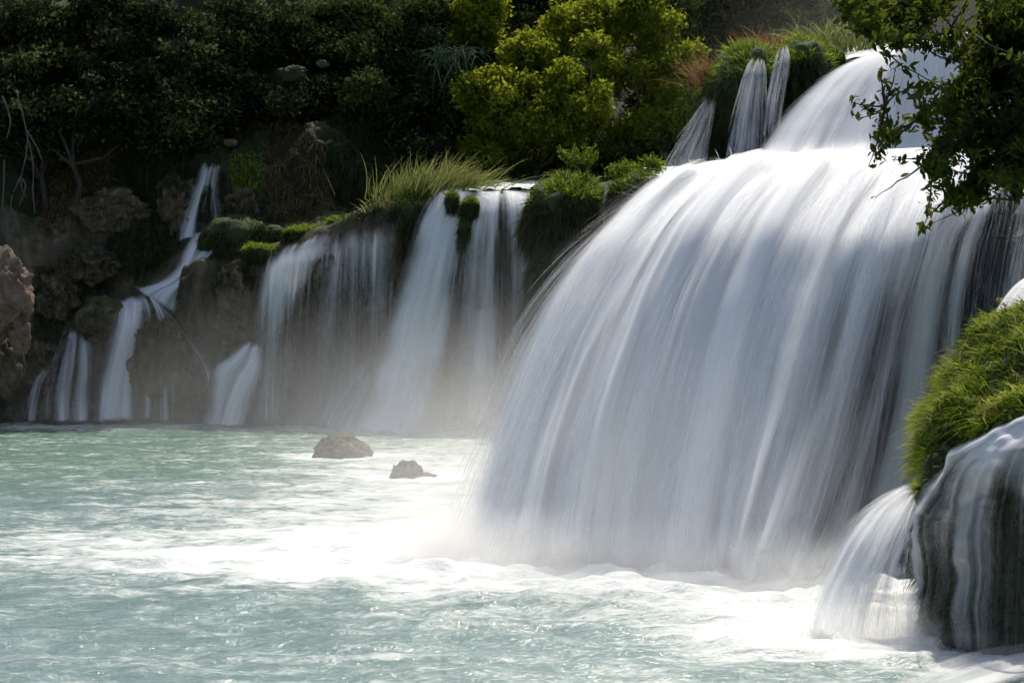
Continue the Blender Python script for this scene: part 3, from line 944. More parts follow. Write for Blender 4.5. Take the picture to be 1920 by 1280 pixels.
far_fall('low fan of white water between the curtain and the left cascade',
         [HX([(470, 636, .5), (440, 668, .8), (412, 690, 1.0), (402, 730, 1.2), (394, 770, 1.4), (388, 797, 1.6)]),
          HX([(474, 640, .6), (455, 672, .9), (432, 700, 1.2), (422, 735, 1.4), (414, 770, 1.6), (408, 799, 1.8)]),
          HX([(480, 640, .6), (472, 680, .9), (456, 712, 1.2), (444, 745, 1.4), (436, 775, 1.6), (430, 799, 1.8)]),
          HX([(488, 636, .5), (484, 680, .8), (474, 715, 1.0), (464, 745, 1.2), (456, 775, 1.4), (450, 798, 1.6)])],
         lambda u, v: 0.85 + 0 * u, 80, 80, 0.06, 0.25, True, 160, seed=7.7)
far_fall('low slanting spray at the foot of the faint threads',
         [HX([(690, 676, .5), (650, 716, .8), (622, 752, 1.2), (602, 798, 1.6)]), HX([(694, 690, .6), (664, 730, 1.0), (640, 764, 1.5), (622, 802, 2.0)]),
          HX([(698, 706, .6), (680, 745, 1.0), (664, 775, 1.5), (652, 806, 2.2)])],
         lambda u, v: 0.38 + 0 * u, 60, 60, 0.05, 0.35, False, 90, seed=8.8)
# left cascade in steps
far_fall('top thread of the stepped left cascade in the dark rocks',
         [HX([(374, 308, .3), (368, 335, .4), (350, 375, .4), (338, 420, .4), (334, 455, .4)]), HX([(390, 304, .3), (380, 340, .5), (370, 370, .5), (358, 410, .5), (350, 450, .5)]),
          HX([(416, 308, .3), (412, 335, .4), (412, 365, .4), (420, 400, .4), (424, 430, .4)])],
         lambda u, v: np.clip(0.62 - 0.50 * np.exp(-((u - .62) / .22) ** 2) * sstep(.25, .45, v), 0, 1), 60, 70, 0.05, 0.22, False, 60, seed=9.5, widen=1.1)
far_fall('middle step of the left cascade, a bent white ribbon',
         [HX([(372, 432, .4), (352, 470, .5), (338, 500, .5), (312, 524, .6), (282, 540, .6), (262, 545, .6)]),
          HX([(392, 430, .5), (376, 470, .6), (358, 502, .7), (330, 530, .7), (300, 548, .7), (285, 562, .7)]),
          HX([(420, 424, .4), (402, 468, .5), (390, 484, .6), (352, 520, .6), (330, 555, .6), (322, 585, .6)])],
         lambda u, v: np.clip(0.92 - 0.25 * sstep(.6, 1, u), 0, 1), 70, 80, 0.05, 0.2, True, 90, seed=10.2)
far_fall('left leg of the stepped cascade falling to the pool',
         [HX([(226, 562, .4), (228, 600, .5), (212, 660, .7), (202, 720, .8), (196, 790, .9)]), HX([(246, 558, .5), (242, 610, .7), (230, 660, .9), (220, 720, 1.0), (214, 790, 1.1)]),
          HX([(262, 556, .4), (256, 610, .6), (248, 660, .8), (240, 720, .9), (236, 790, 1.0)])],
         lambda u, v: 0.85 + 0 * u, 70, 90, 0.06, 0.25, True, 90, seed=11.6, widen=1.8)
far_fall('sheer veil over the round rock between the cascade legs',
         [HX([(258, 556, .4), (262, 620, .5), (262, 700, .6), (258, 790, .7)]), HX([(276, 552, .5), (290, 600, .6), (296, 700, .7), (296, 790, .8)]),
          HX([(290, 558, .5), (316, 610, .6), (330, 700, .7), (332, 790, .8)])],
         lambda u, v: np.clip(0.36 + 0.35 * (1 - sstep(0, .3, v)), 0, 1), 70, 70, 0.05, 0.2, False, 110, seed=12.4)
far_fall('thin right leg of the stepped cascade running down a ledge',
         [HX([(280, 556, .4), (318, 596, .5), (350, 634, .5), (378, 668, .5), (396, 700, .5)]), HX([(290, 562, .5), (328, 606, .6), (356, 648, .6), (380, 690, .6), (394, 730, .6)])],
         lambda u, v: 0.42 + 0 * u, 40, 80, 0.04, 0.3, False, 60, seed=13.3, widen=2.2)
far_fall('short three-pronged spill at the far left edge of the pool',
         [HX([(128, 624, .4), (118, 650, .5), (106, 690, .6), (98, 740, .7), (94, 792, .8)]), HX([(140, 620, .4), (136, 655, .6), (130, 700, .7), (126, 740, .8), (124, 792, .9)]),
          HX([(158, 622, .4), (160, 655, .6), (162, 700, .7), (160, 740, .8), (160, 792, .9)]), HX([(166, 628, .4), (178, 665, .5), (180, 700, .6), (180, 740, .7), (180, 792, .8)])],
         lambda u, v: np.clip(0.52 + 0.14 * np.cos(u * 18.8), 0, 1), 80, 70, 0.05, 0.12, False, 90, seed=14.8)
far_fall('faint trickle at the extreme left beside the three-pronged spill',
         [HX([(108, 664, .4), (82, 690, .5), (66, 710, .6), (58, 745, .7), (54, 792, .8)]), HX([(112, 668, .5), (92, 694, .6), (78, 720, .7), (72, 750, .8), (68, 792, .9)])],
         lambda u, v: 0.28 + 0 * u, 40, 60, 0.04, 0.25, False, 40, seed=15.8)

# terrace water behind the middle fall's lip
tl = [PX([(838, 364, 66.8), (845, 356, 71), (850, 350, 77)]), PX([(920, 362, 66.6), (920, 354, 71), (920, 348, 78)]), PX([(1008, 362, 66.4), (1008, 352, 71), (1008, 346, 78)])]
St, _, _ = surface(tl, 80, 60)
ft = St.reshape(-1, 3)
ft[:, 2] += 0.20 + 0.12 * fbm(ft * np.array([1.6, 1.0, 1]), 4)
tw = mesh_obj('terrace_water', ft, grid_faces(80, 60), M['pool'], attrs={'foam': np.full(len(ft), 0.8), 'green': np.zeros(len(ft))})
tag(tw, kind='structure')
tl2 = [PX([(1200, 330, 62), (1200, 322, 68), (1200, 316, 76)]), PX([(1270, 328, 54), (1270, 318, 62), (1270, 312, 76)]), PX([(1340, 318, 46), (1320, 312, 56), (1320, 308, 76)]), PX([(1480, 318, 44), (1460, 306, 54), (1440, 300, 76)])]
St, _, _ = surface(tl2, 80, 60)
ft = St.reshape(-1, 3)
ft[:, 2] += 0.10 * fbm(ft * np.array([1.6, 1.0, 1]), 4)
tw = mesh_obj('terrace_water', ft, grid_faces(80, 60), M['pool'], attrs={'foam': np.full(len(ft), 0.85), 'green': np.zeros(len(ft))})
tag(tw, kind='structure')

# ------------------------------------------------------------------ grass, leaves, mounds
def blades(P, D, length, width, droop, seed, lean=(0, 0, 0), spread=0.5, segs=4, lenvar=0.5, clump=0.0):
    """curved blades rooted at P, growing along D then drooping; returns verts, faces, var"""
    r = np.random.default_rng(seed)
    n = len(P)
    D = D / (np.linalg.norm(D, axis=1)[:, None] + 1e-9)
    D = D + r.normal(size=(n, 3)) * spread + np.asarray(lean)
    D /= np.linalg.norm(D, axis=1)[:, None]
    L = length * (1 - lenvar + 2 * lenvar * r.random(n) ** 1.3)
    if clump:
        L = L * (0.6 + 0.8 * np.clip(0.5 + fbm(P * clump, 2), 0, 1))
    side = np.cross(D, r.normal(size=(n, 3)))
    side /= np.linalg.norm(side, axis=1)[:, None]
    t = np.linspace(0, 1, segs)
    dr = droop * (0.5 + r.random(n))
    C = P[:, None, :] + D[:, None, :] * (L[:, None] * t)[..., None]
    C[..., 2] -= (dr * L)[:, None] * t ** 2.0
    C = C + (r.normal(size=(n, 1, 3)) * np.array([1, 1, 0.2])) * (0.18 * L[:, None] * t ** 2)[..., None]
    w = (width * (0.6 + 0.8 * r.random(n)))[:, None] * (1 - 0.92 * t ** 1.5)
    V = np.stack([C - side[:, None] * w[..., None], C + side[:, None] * w[..., None]], 2)   # n,segs,2,3
    base = np.arange(n)[:, None] * segs * 2 + np.arange(segs - 1)[None] * 2
    F = np.stack([base, base + 1, base + 3, base + 2], -1).reshape(-1, 4)
    var = np.clip(0.5 + 0.22 * r.normal(size=n)[:, None] + 0.25 * (t - 0.4)[None], 0, 1)
    var = np.repeat(var[..., None], 2, 2)
    return V.reshape(-1, 3), F, var.ravel()


def grass_obj(name, P, D, mat, parent, **kw):
    v, f, a = blades(P, D, **kw)
    o = mesh_obj(name, v, f, mat, parent, attrs={'var': a}, smooth=False)
    tag(o, kind='stuff')
    return o


def mound(name, c, r, mat, parent=None, seed=0.0, amp=0.18, nu=56, nv=30, freq=1.2, flatten=0.0):
    """an uneven boulder or hummock body: a noisy ellipsoid"""
    u = np.linspace(0, 2 * math.pi, nu, endpoint=False)
    v = np.linspace(0.02, math.pi - 0.02, nv)
    U, V = np.meshgrid(u, v, indexing='ij')
    d = np.stack([np.cos(U) * np.sin(V), np.sin(U) * np.sin(V), np.cos(V)], -1).reshape(-1, 3)
    k = 1 + amp * fbm(d * freq * 1.4 + seed, 5, 0.55) + amp * 0.6 * (ridged(d * freq * 2.2 + seed * 2, 3) - 0.5)
    pts = d * k[:, None] * np.asarray(r)
    if flatten:
        pts[:, 2] = np.where(pts[:, 2] > 0, pts[:, 2] * (1 - flatten * sstep(0.5, 1, pts[:, 2] / r[2])), pts[:, 2])
    i = np.arange(nu)[:, None] * nv + np.arange(nv - 1)[None]
    j = ((np.arange(nu) + 1) % nu)[:, None] * nv + np.arange(nv - 1)[None]
    F = np.stack([i, i + 1, j + 1, j], -1).reshape(-1, 4)
    return mesh_obj(name, pts + np.asarray(c), F, mat, parent)


def on_mound(c, r, n, seed, zmin=-0.2, zmax=1.0, front=None, bury=0.04):
    rr = np.random.default_rng(seed)
    out = []
    while sum(len(x) for x in out) < n:
        d = rr.normal(size=(n * 2, 3))
        d /= np.linalg.norm(d, axis=1)[:, None]
        m = (d[:, 2] > zmin) & (d[:, 2] < zmax)
        if front is not None:
            m &= d[:, 1] < front
        out.append(d[m])
    d = np.concatenate(out)[:n]
    P = np.asarray(c) + d * np.asarray(r) * (1 - bury)
    Nn = d / np.asarray(r)
    Nn /= np.linalg.norm(Nn, axis=1)[:, None]
    return P, Nn


UP = np.array([0, 0, 1.0])


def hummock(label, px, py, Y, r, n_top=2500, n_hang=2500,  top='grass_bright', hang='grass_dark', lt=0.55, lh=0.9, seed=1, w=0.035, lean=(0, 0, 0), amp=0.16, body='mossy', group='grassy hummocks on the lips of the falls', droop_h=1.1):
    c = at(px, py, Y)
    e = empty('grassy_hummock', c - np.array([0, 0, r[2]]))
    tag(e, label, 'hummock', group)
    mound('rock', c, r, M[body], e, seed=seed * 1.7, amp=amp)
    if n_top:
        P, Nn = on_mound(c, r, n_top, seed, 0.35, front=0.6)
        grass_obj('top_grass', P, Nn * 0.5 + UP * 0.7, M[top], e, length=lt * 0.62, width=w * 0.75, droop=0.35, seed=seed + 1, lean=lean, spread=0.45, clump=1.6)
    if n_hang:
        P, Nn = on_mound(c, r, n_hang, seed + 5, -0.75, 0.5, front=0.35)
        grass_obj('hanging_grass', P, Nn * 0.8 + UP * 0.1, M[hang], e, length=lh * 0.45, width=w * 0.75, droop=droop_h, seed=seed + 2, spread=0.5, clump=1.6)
    return e


hummock('wide grass-topped hummock between the middle fall and the great fall', 1066, 420, 63.6, (1.95, 2.6, 2.15), 5200, 6500, lt=0.62, lh=1.1, seed=21, body='mossy')
hummock('small leafy-topped hummock touching the left shoulder of the great fall', 1196, 392, 60.0, (1.25, 2.0, 1.55), 2600, 3200, lt=0.5, lh=0.9, seed=23)
hummock('dark mossy flank below the wide hummock, beside the great fall', 1065, 560, 63.0, (1.75, 2.2, 3.2), 0, 6500, lh=0.9, seed=25, hang='grass_dark')
hummock('tall grassy shoulder left of the middle fall under the pale grass', 775, 425, 68.2, (1.55, 1.8, 1.75), 2200, 4200, lt=0.5, lh=1.0, seed=27)
hummock('little mossy knob splitting the lip of the middle fall', 882, 394, 65.3, (0.42, 0.6, 0.60), 700, 700, lt=0.30, lh=0.4, seed=29, w=0.025)
hummock('narrow mossy rib inside the middle fall, below the knob', 874, 446, 65.1, (0.36, 0.5, 0.95), 400, 900, lt=0.25, lh=0.4, seed=30, w=0.025)
hummock('slim tuft between the two tongues of the middle fall', 848, 384, 65.9, (0.30, 0.6, 0.62), 500, 700, lt=0.3, lh=0.45, seed=31, w=0.025)
hummock('long mossy rib down the middle of the streaky veil', 935, 560, 64.9, (0.50, 0.7, 3.2), 0, 3200, lh=0.5, seed=32, w=0.025)
for i, (lab, px, py, Y, r, n) in enumerate([
        ('leftmost low cushion of bright green grass on the curtain lip', 487, 478, 69.0, (0.85, 0.9, 0.45), 1500),
        ('middle cushion of bright green grass on the curtain lip', 572, 446, 69.8, (1.1, 0.9, 0.5), 2200),
        ('rounded bright green tuft at the right end of the curtain lip', 636, 428, 69.3, (0.55, 0.7, 0.5), 1400)]):
    hummock(lab, px, py, Y, r, n, 700, lt=0.45, lh=0.5, seed=40 + i, w=0.03)
hummock('dark shrubby mound behind the bright grass lip', 455, 462, 72.0, (2.2, 1.6, 1.5), 1200, 3500, top='grass_dark', lt=0.4, lh=0.7, seed=45)
hummock('round dark rock splitting the stepped left cascade', 382, 570, 70.4, (1.35, 1.2, 2.2), 300, 1500, top='grass_dark', lt=0.25, lh=0.5, seed=47, body='cliff')
hummock('tawny mossy boulder left of the cascade leg', 190, 600, 70.2, (1.1, 1.0, 1.1), 300, 900, top='grass_dark', lt=0.2, lh=0.4, seed=49, body='cliff')

# upper right grassy island and its thin falls
isl = hummock('long grassy island beside the upper fall, threaded by thin spills', 1398, 210, 47.6, (1.35, 2.2, 2.15), 5200, 7000, lt=0.55, lh=1.0, seed=51, w=0.026)
hummock('narrow grassy crest joining the island to the upper fall', 1500, 170, 47.4, (1.05, 2.0, 1.65), 3200, 3000, lt=0.5, lh=0.7, seed=53, w=0.026)
hummock('low mossy rock in the spill behind the upper fall', 1562, 140, 47.9, (0.42, 0.8, 0.85), 700, 900, lt=0.3, lh=0.5, seed=54, w=0.022)
hummock('tiny grass tuft on the bright terrace under the island', 1390, 304, 41.5, (0.32, 0.4, 0.12), 320, 100, lt=0.2, lh=0.2, seed=56, w=0.016)


def thin_fall(label, lines, d, seed, nu=50, nv=70, edge=0.25, ns=120):
    e = empty('waterfall', lines[len(lines) // 2][-1])
    tag(e, label, 'waterfall', 'thin spills on the grassy island')
    water_sheet('water_sheet', lines, nu, nv, M['far_a'], e, d, amp=0.05, freq=2.0, off=0.03, seed=seed, edge=0.45, fade_start=0.30, fade_end=0.10, streak=2.0)
    tag(strands('water_strand', lines, ns, e, 0.018, (0.02, 0.12), (0.2, 0.6), (0.1, 0.35), vmin=0.02, seed=int(seed * 7)), kind='stuff')


thin_fall('slender spill down the left side of the grassy island',
          [PX([(1334, 172, 47.0), (1312, 200, 46.6), (1284, 245, 46.2), (1258, 290, 45.8), (1240, 328, 45.4)]), PX([(1338, 176, 46.8), (1328, 205, 46.2), (1310, 250, 45.8), (1292, 290, 45.4), (1280, 328, 45)]),
           PX([(1344, 182, 46.4), (1342, 212, 45.6), (1338, 255, 45.1), (1334, 290, 44.8), (1330, 326, 44.4)])], lambda u, v: 0.26 + 0.25 * v, 21.3)
thin_fall('pale ribbon down the face of the grassy island',
          [PX([(1414, 104, 46.2), (1396, 138, 45.2), (1380, 190, 44.9), (1368, 240, 44.7), (1358, 298, 44.2)]), PX([(1424, 102, 46.2), (1416, 138, 45.1), (1408, 190, 44.8), (1402, 240, 44.6), (1396, 300, 44.0)]),
           PX([(1434, 104, 46.2), (1436, 138, 45.2), (1436, 190, 44.9), (1434, 240, 44.7), (1432, 298, 44.2)])], lambda u, v: 0.24 + 0.12 * v, 22.3)
thin_fall('thread of water between the island and the upper fall',
          [PX([(1462, 90, 46.2), (1454, 115, 45.3), (1444, 160, 44.9), (1436, 205, 44.7), (1430, 255, 44.4)]), PX([(1470, 88, 46.2), (1468, 115, 45.2), (1460, 160, 44.8), (1452, 205, 44.6), (1446, 255, 44.3)]),
           PX([(1478, 90, 46.2), (1480, 115, 45.3), (1474, 160, 44.9), (1466, 205, 44.7), (1458, 255, 44.4)])], lambda u, v: 0.27 + 0 * u, 23.3)
thin_fall('faint thread down the rock beside the small leafy hummock',
          [PX([(1136, 345, 61.6), (1134, 370, 61.2), (1132, 420, 61.0), (1130, 470, 60.8)]), PX([(1148, 345, 61.4), (1146, 370, 61.0), (1142, 420, 60.8), (1138, 470, 60.6)])], lambda u, v: 0.38 + 0 * u, 24.3)


def tall_grass(label, px, py, Y, rx, n, length, mat, lean, seed, w=0.03, droop=0.4, group='tufts of tall grass on the rocks', spread=0.25, extra=None):
    c = at(px, py, Y)
    e = empty('tall_grass', c)
    tag(e, label, 'grass', group)
    r = np.random.default_rng(seed)
    P = c + np.stack([r.normal(size=n) * rx * 0.5, r.normal(size=n) * rx * 0.35, r.uniform(-0.3, 0.1, n)], -1)
    D = np.tile(UP, (n, 1)) + np.stack([(P[:, 0] - c[0]) * 0.35 / rx, np.zeros(n), np.zeros(n)], -1)
    o = grass_obj('blade', P, D, M[mat], e, length=length, width=w, droop=droop, seed=seed, lean=lean, spread=spread, segs=6)
    return e


tall_grass('tall pale green grass leaning right on the shoulder of the middle fall', 815, 366, 68.0, 2.2, 1500, 1.9, 'grass_pale', (0.45, 0, 0), 61, w=0.028, droop=0.30, spread=0.20)
tall_grass('olive feathery grass on the left of the shoulder', 762, 395, 68.0, 1.5, 900, 1.2, 'grass_pale', (0.05, 0, 0), 62, w=0.026, droop=0.5)
tall_grass('rust coloured dry grass hanging at the left end of the shoulder', 722, 420, 67.8, 0.9, 500, 0.8, 'grass_rust', (-0.35, -0.2, 0), 63, w=0.026, droop=0.7)
tall_grass('russet plumes at the left end of the grassy island', 1342, 150, 48.0, 0.9, 500, 1.05, 'grass_rust', (-0.25, 0, 0), 64, w=0.018, droop=0.35)
tall_grass('buff dry plumes standing behind the grassy island', 1430, 92, 49.5, 1.2, 350, 0.75, 'grass_rust', (0.05, 0, 0), 65, w=0.016, droop=0.3)
tall_grass('tall fresh reeds behind the crest of the upper fall', 1560, 96, 52.0, 1.8, 700, 1.5, 'grass_pale', (-0.15, 0, 0), 66, w=0.022, droop=0.45)
tall_grass('hanging blue-green cane leaves high in the dark wood', 850, 100, 77.0, 1.2, 150, 1.5, 'reed', (-0.1, -0.3, -0.3), 67, w=0.05, droop=1.1, spread=0.55)
tall_grass('warm sunlit grass on the brown ledge above the dry wall', 534, 242, 77.5, 1.0, 350, 0.7, 'grass_dry', (0.1, 0, 0), 68, w=0.03, droop=0.6)

# dead and green grass hanging down the far wall
def hanging(label, poly, n, mat, length, seed, w=0.035, kindcat='hanging grass', droop=1.3):
    P, Nn = hits(poly, n)
    e = empty('hanging_grass', P.mean(0))
    tag(e, label, kindcat, 'curtains of grass on the far rock wall')
    grass_obj('blade', P, Nn * 0.8 + UP * 0.05, M[mat], e, length=length * 0.5, width=w * 0.7, droop=droop, seed=seed, spread=0.5, clump=0.8)


hanging('grey-brown dead grass hanging on the wall behind the bright lip', [(490, 260), (560, 235), (610, 280), (625, 390), (560, 420), (500, 395)], 2600, 'grass_dry', 0.75, 71)
hanging('dark brush hanging on the wall left of the tall pale grass', [(610, 230), (700, 200), (740, 260), (715, 400), (640, 410), (615, 330)], 3500, 'grass_dark', 1.2, 72)
hanging('olive grass hanging left of the top thread of the cascade', [(220, 290), (350, 290), (340, 470), (260, 520), (200, 480)], 3200, 'grass_dark', 1.1, 73)
hanging('brown roots and straw on the wall above the boulder', [(60, 260), (220, 280), (210, 420), (80, 440)], 2400, 'grass_dry', 0.9, 74)
hanging('green weed on the wall behind the pale curtain', [(480, 510), (720, 470), (740, 640), (480, 660)], 3800, 'grass_dark', 0.8, 75)
hanging('green creeper patch right of the top thread', [(430, 290), (490, 280), (495, 350), (440, 370)], 900, 'grass_bright', 0.45, 76, w=0.05)
hanging('moss on the wall at the lower left behind the spill', [(60, 500), (220, 480), (200, 640), (70, 660)], 2400, 'grass_dark', 0.6, 77)

# ------------------------------------------------------------------ boulders
bl = empty('boulder', at(10, 640, 62))
tag(bl, 'pinkish overhanging boulder jutting in from the left edge', 'boulder')
mound('rock', at(-24, 552, 62), (1.85, 1.6, 2.05), M['boulder'], bl, seed=3.3, amp=0.18, nu=110, nv=70, freq=1.6)
mound('hanging_lip', at(38, 628, 61.6), (0.42, 0.5, 0.75), M['boulder'], bl, seed=8.3, amp=0.35, nu=60, nv=40, freq=1.8)
lo = mound('boulder', at(12, 690, 63.5), (0.75, 0.9, 1.2), M['cliff'], None, seed=5.1, amp=0.25, nu=60, nv=40)
tag(lo, 'dark damp rock tucked under the pink boulder', 'boulder')

rk = mound('river_rock', at(640, 858, 49.3) + np.array([0, 0.3, -0.15]), (1.05, 1.1, 0.95), M['river_rock'], None, seed=6.2, amp=0.12, nu=120, nv=70, freq=1.6)
tag(rk, 'larger rounded brown rock standing out of the green pool', 'rock', 'rocks in the pool')
rk2 = empty('river_rock', at(768, 897, 41.8))
tag(rk2, 'smaller pointed tan rock nearer in the pool, right of the larger one', 'rock', 'rocks in the pool')
mound('peak', at(762, 894, 41.8) + np.array([0, 0, -0.05]), (0.52, 0.5, 0.50), M['river_rock'], rk2, seed=9.2, amp=0.22, nu=80, nv=50, freq=2.0)
mound('shoulder', at(778, 900, 41.8) + np.array([0, 0, -0.06]), (0.72, 0.5, 0.30), M['river_rock'], rk2, seed=12.2, amp=0.22, nu=80, nv=50, freq=2.2)

# ------------------------------------------------------------------ trees
def tube(path, radii, n=7):
    path = np.asarray(path, float)
    t = np.gradient(path, axis=0)
    t /= np.linalg.norm(t, axis=1)[:, None] + 1e-9
    ref = np.where(np.abs(t[:, 2:3]) > 0.9, np.array([[1.0, 0, 0]]), np.array([[0, 0, 1.0]]))
    a = np.cross(t, ref)
    a /= np.linalg.norm(a, axis=1)[:, None] + 1e-9
    b = np.cross(t, a)
    th = np.linspace(0, 2 * math.pi, n, endpoint=False)
    ring = a[:, None] * np.cos(th)[None, :, None] + b[:, None] * np.sin(th)[None, :, None]
    V = path[:, None] + ring * np.asarray(radii)[:, None, None]
    m = len(path)
    i = np.arange(m - 1)[:, None] * n + np.arange(n)[None]
    j = np.arange(m - 1)[:, None] * n + (np.arange(n)[None] + 1) % n
    F = np.stack([i, j, j + n, i + n], -1).reshape(-1, 4)
    return V.reshape(-1, 3), F


def join(parts):
    V, F, k = [], [], 0
    for v, f in parts:
        V.append(v)
        F.append(f + k)
        k += len(v)
    return np.concatenate(V), np.concatenate(F)


def curve_path(a, b, bend, r, n=8):
    a, b = np.asarray(a, float), np.asarray(b, float)
    t = np.linspace(0, 1, n)[:, None]
    mid = r.normal(size=3) * bend * np.linalg.norm(b - a)
    return a + (b - a) * t + mid * np.sin(t * math.pi) + r.normal(size=(n, 3)) * bend * 0.12 * np.linalg.norm(b - a) * np.sin(t * math.pi)


def leaves(C, L, W, r, out=None, up=0.4, var=None):
    """one diamond-shaped folded leaf per centre"""
    n = len(C)
    ax = r.normal(size=(n, 3))
    if out is not None:
        ax = ax * 0.7 + out
    ax[:, 2] -= 0.25
    ax /= np.linalg.norm(ax, axis=1)[:, None]
    nn = r.normal(size=(n, 3)) * 0.7 + np.array([0, 0, up])
    if out is not None:
        nn = nn + out * 0.6
    side = np.cross(ax, nn)
    side /= np.linalg.norm(side, axis=1)[:, None] + 1e-9
    l = (L * (0.6 + 0.8 * r.random(n)))[:, None]
    w = (W * (0.7 + 0.6 * r.random(n)))[:, None]
    V = np.stack([C - ax * l * 0.5, C + side * w * 0.5 - ax * l * 0.05, C + ax * l * 0.5, C - side * w * 0.5 - ax * l * 0.05], 1)
    F = np.arange(n * 4).reshape(-1, 4)
    a = np.clip(0.42 + 0.24 * r.normal(size=n), 0, 1) if var is None else var
    return V.reshape(-1, 3), F, np.repeat(a, 4)


def crown_points(lobes, n_clump, per, r, spread):
    """leaf clumps on the billows of each lobe, so that a crown breaks into light and dark tufts"""
    sub = []
    for l in lobes:
        l = np.array(l)
        m = int(9 + 5 * l[3])
        d = r.normal(size=(m, 3))
        d[:, 2] += 0.30
        d /= np.linalg.norm(d, axis=1)[:, None]
        for q in d:
            k = r.uniform(0.22, 0.48)
            sub.append(np.concatenate([l[:3] + q * l[3:6] * r.uniform(0.55, 1.0), l[3:6] * k * np.array([1.1, 1.1, 0.75]), [r.normal() * 0.17]]))
    sub = np.array(sub)
    w = (sub[:, 3] * sub[:, 5])
    pick = r.choice(len(sub), size=n_clump, p=w / w.sum())
    lb = sub[pick]
    d = r.normal(size=(n_clump, 3))
    d[:, 2] += 0.35
    d /= np.linalg.norm(d, axis=1)[:, None]
    rad = r.uniform(0.55, 1.12, size=n_clump)
    cc = lb[:, :3] + d * lb[:, 3:6] * rad[:, None]
    C = np.repeat(cc, per, 0) + r.normal(size=(n_clump * per, 3)) * spread
    O = np.repeat(d, per, 0)
    cv = np.repeat(r.normal(size=n_clump) * 0.08 + lb[:, 6], per)
    return C, O, cv


def tree(name, label, cat, lobes, base, mat, n_clump=1200, per=14, leaf=(0.30, 0.16), spread=0.28, seed=1, group=None, trunk_r=0.22, limbs=7, bark='bark'):
    r = np.random.default_rng(seed)
    e = empty(name, base)
    tag(e, label, cat, group)
    C, O, cv = crown_points(lobes, n_clump, per, r, spread)
    a = np.clip(0.42 + 0.22 * r.normal(size=len(C)) + cv, 0, 1)
    v, f, a = leaves(C, leaf[0], leaf[1], r, O, var=a)
    mesh_obj('crown', v, f, M[mat], e, attrs={'var': a}, smooth=False)
    lb = np.array(lobes)
    top = lb[:, :3].mean(0)
    base = np.asarray(base, float)
    fork = base + (top - base) * 0.45
    parts = [tube(curve_path(base - np.array([0, 0, 0.4]), fork, 0.08, r), np.linspace(trunk_r, trunk_r * 0.65, 8))]
    for k in range(limbs):
        l = lb[k % len(lb)]
        tgt = l[:3] + r.normal(size=3) * l[3:6] * 0.45
        parts.append(tube(curve_path(fork, tgt, 0.12, r), np.linspace(trunk_r * 0.55, trunk_r * 0.08, 8), 6))
    v, f = join(parts)
    mesh_obj('trunk', v, f, M[bark], e)
    return e


def lobe(px, py, Y, rx, rz, ry=None):
    c = at(px, py, Y)
    return (c[0], c[1], c[2], rx, ry or rx * 0.85, rz)


def tree_at(name, label, cat, lobes, mat, seed, base_px=None, **kw):
    lb = np.array(lobes)
    c = lb[:, :3].mean(0)
    bx, by = c[0], c[1] + 0.5
    bz = ground_z(bx, by)
    return tree(name, label, cat, lobes, (bx, by, bz), mat, seed=seed, **kw)


# the sunlit yellow-green tree in the middle: several bulging crowns on one root
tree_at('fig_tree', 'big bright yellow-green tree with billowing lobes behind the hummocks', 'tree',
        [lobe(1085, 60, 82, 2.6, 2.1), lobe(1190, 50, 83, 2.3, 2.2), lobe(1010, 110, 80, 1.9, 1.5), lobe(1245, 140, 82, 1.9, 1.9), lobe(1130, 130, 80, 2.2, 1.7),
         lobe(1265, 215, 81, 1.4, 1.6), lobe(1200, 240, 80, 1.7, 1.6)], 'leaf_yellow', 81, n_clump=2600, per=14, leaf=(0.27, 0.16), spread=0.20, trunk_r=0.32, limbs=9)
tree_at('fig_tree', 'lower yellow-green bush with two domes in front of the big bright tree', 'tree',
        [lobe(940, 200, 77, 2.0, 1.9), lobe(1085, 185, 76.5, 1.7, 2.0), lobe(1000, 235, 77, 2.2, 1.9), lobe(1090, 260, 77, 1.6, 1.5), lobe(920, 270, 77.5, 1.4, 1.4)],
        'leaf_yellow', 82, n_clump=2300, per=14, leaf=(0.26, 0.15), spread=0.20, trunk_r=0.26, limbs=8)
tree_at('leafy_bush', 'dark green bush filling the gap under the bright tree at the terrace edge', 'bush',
        [lobe(960, 310, 78, 1.8, 0.9), lobe(1040, 300, 79, 1.8, 1.0), lobe(1130, 300, 79, 2.0, 1.0), lobe(1230, 290, 80, 1.8, 1.1)], 'leaf_mid', 83, n_clump=900, per=13, leaf=(0.24, 0.13), spread=0.25, trunk_r=0.12)

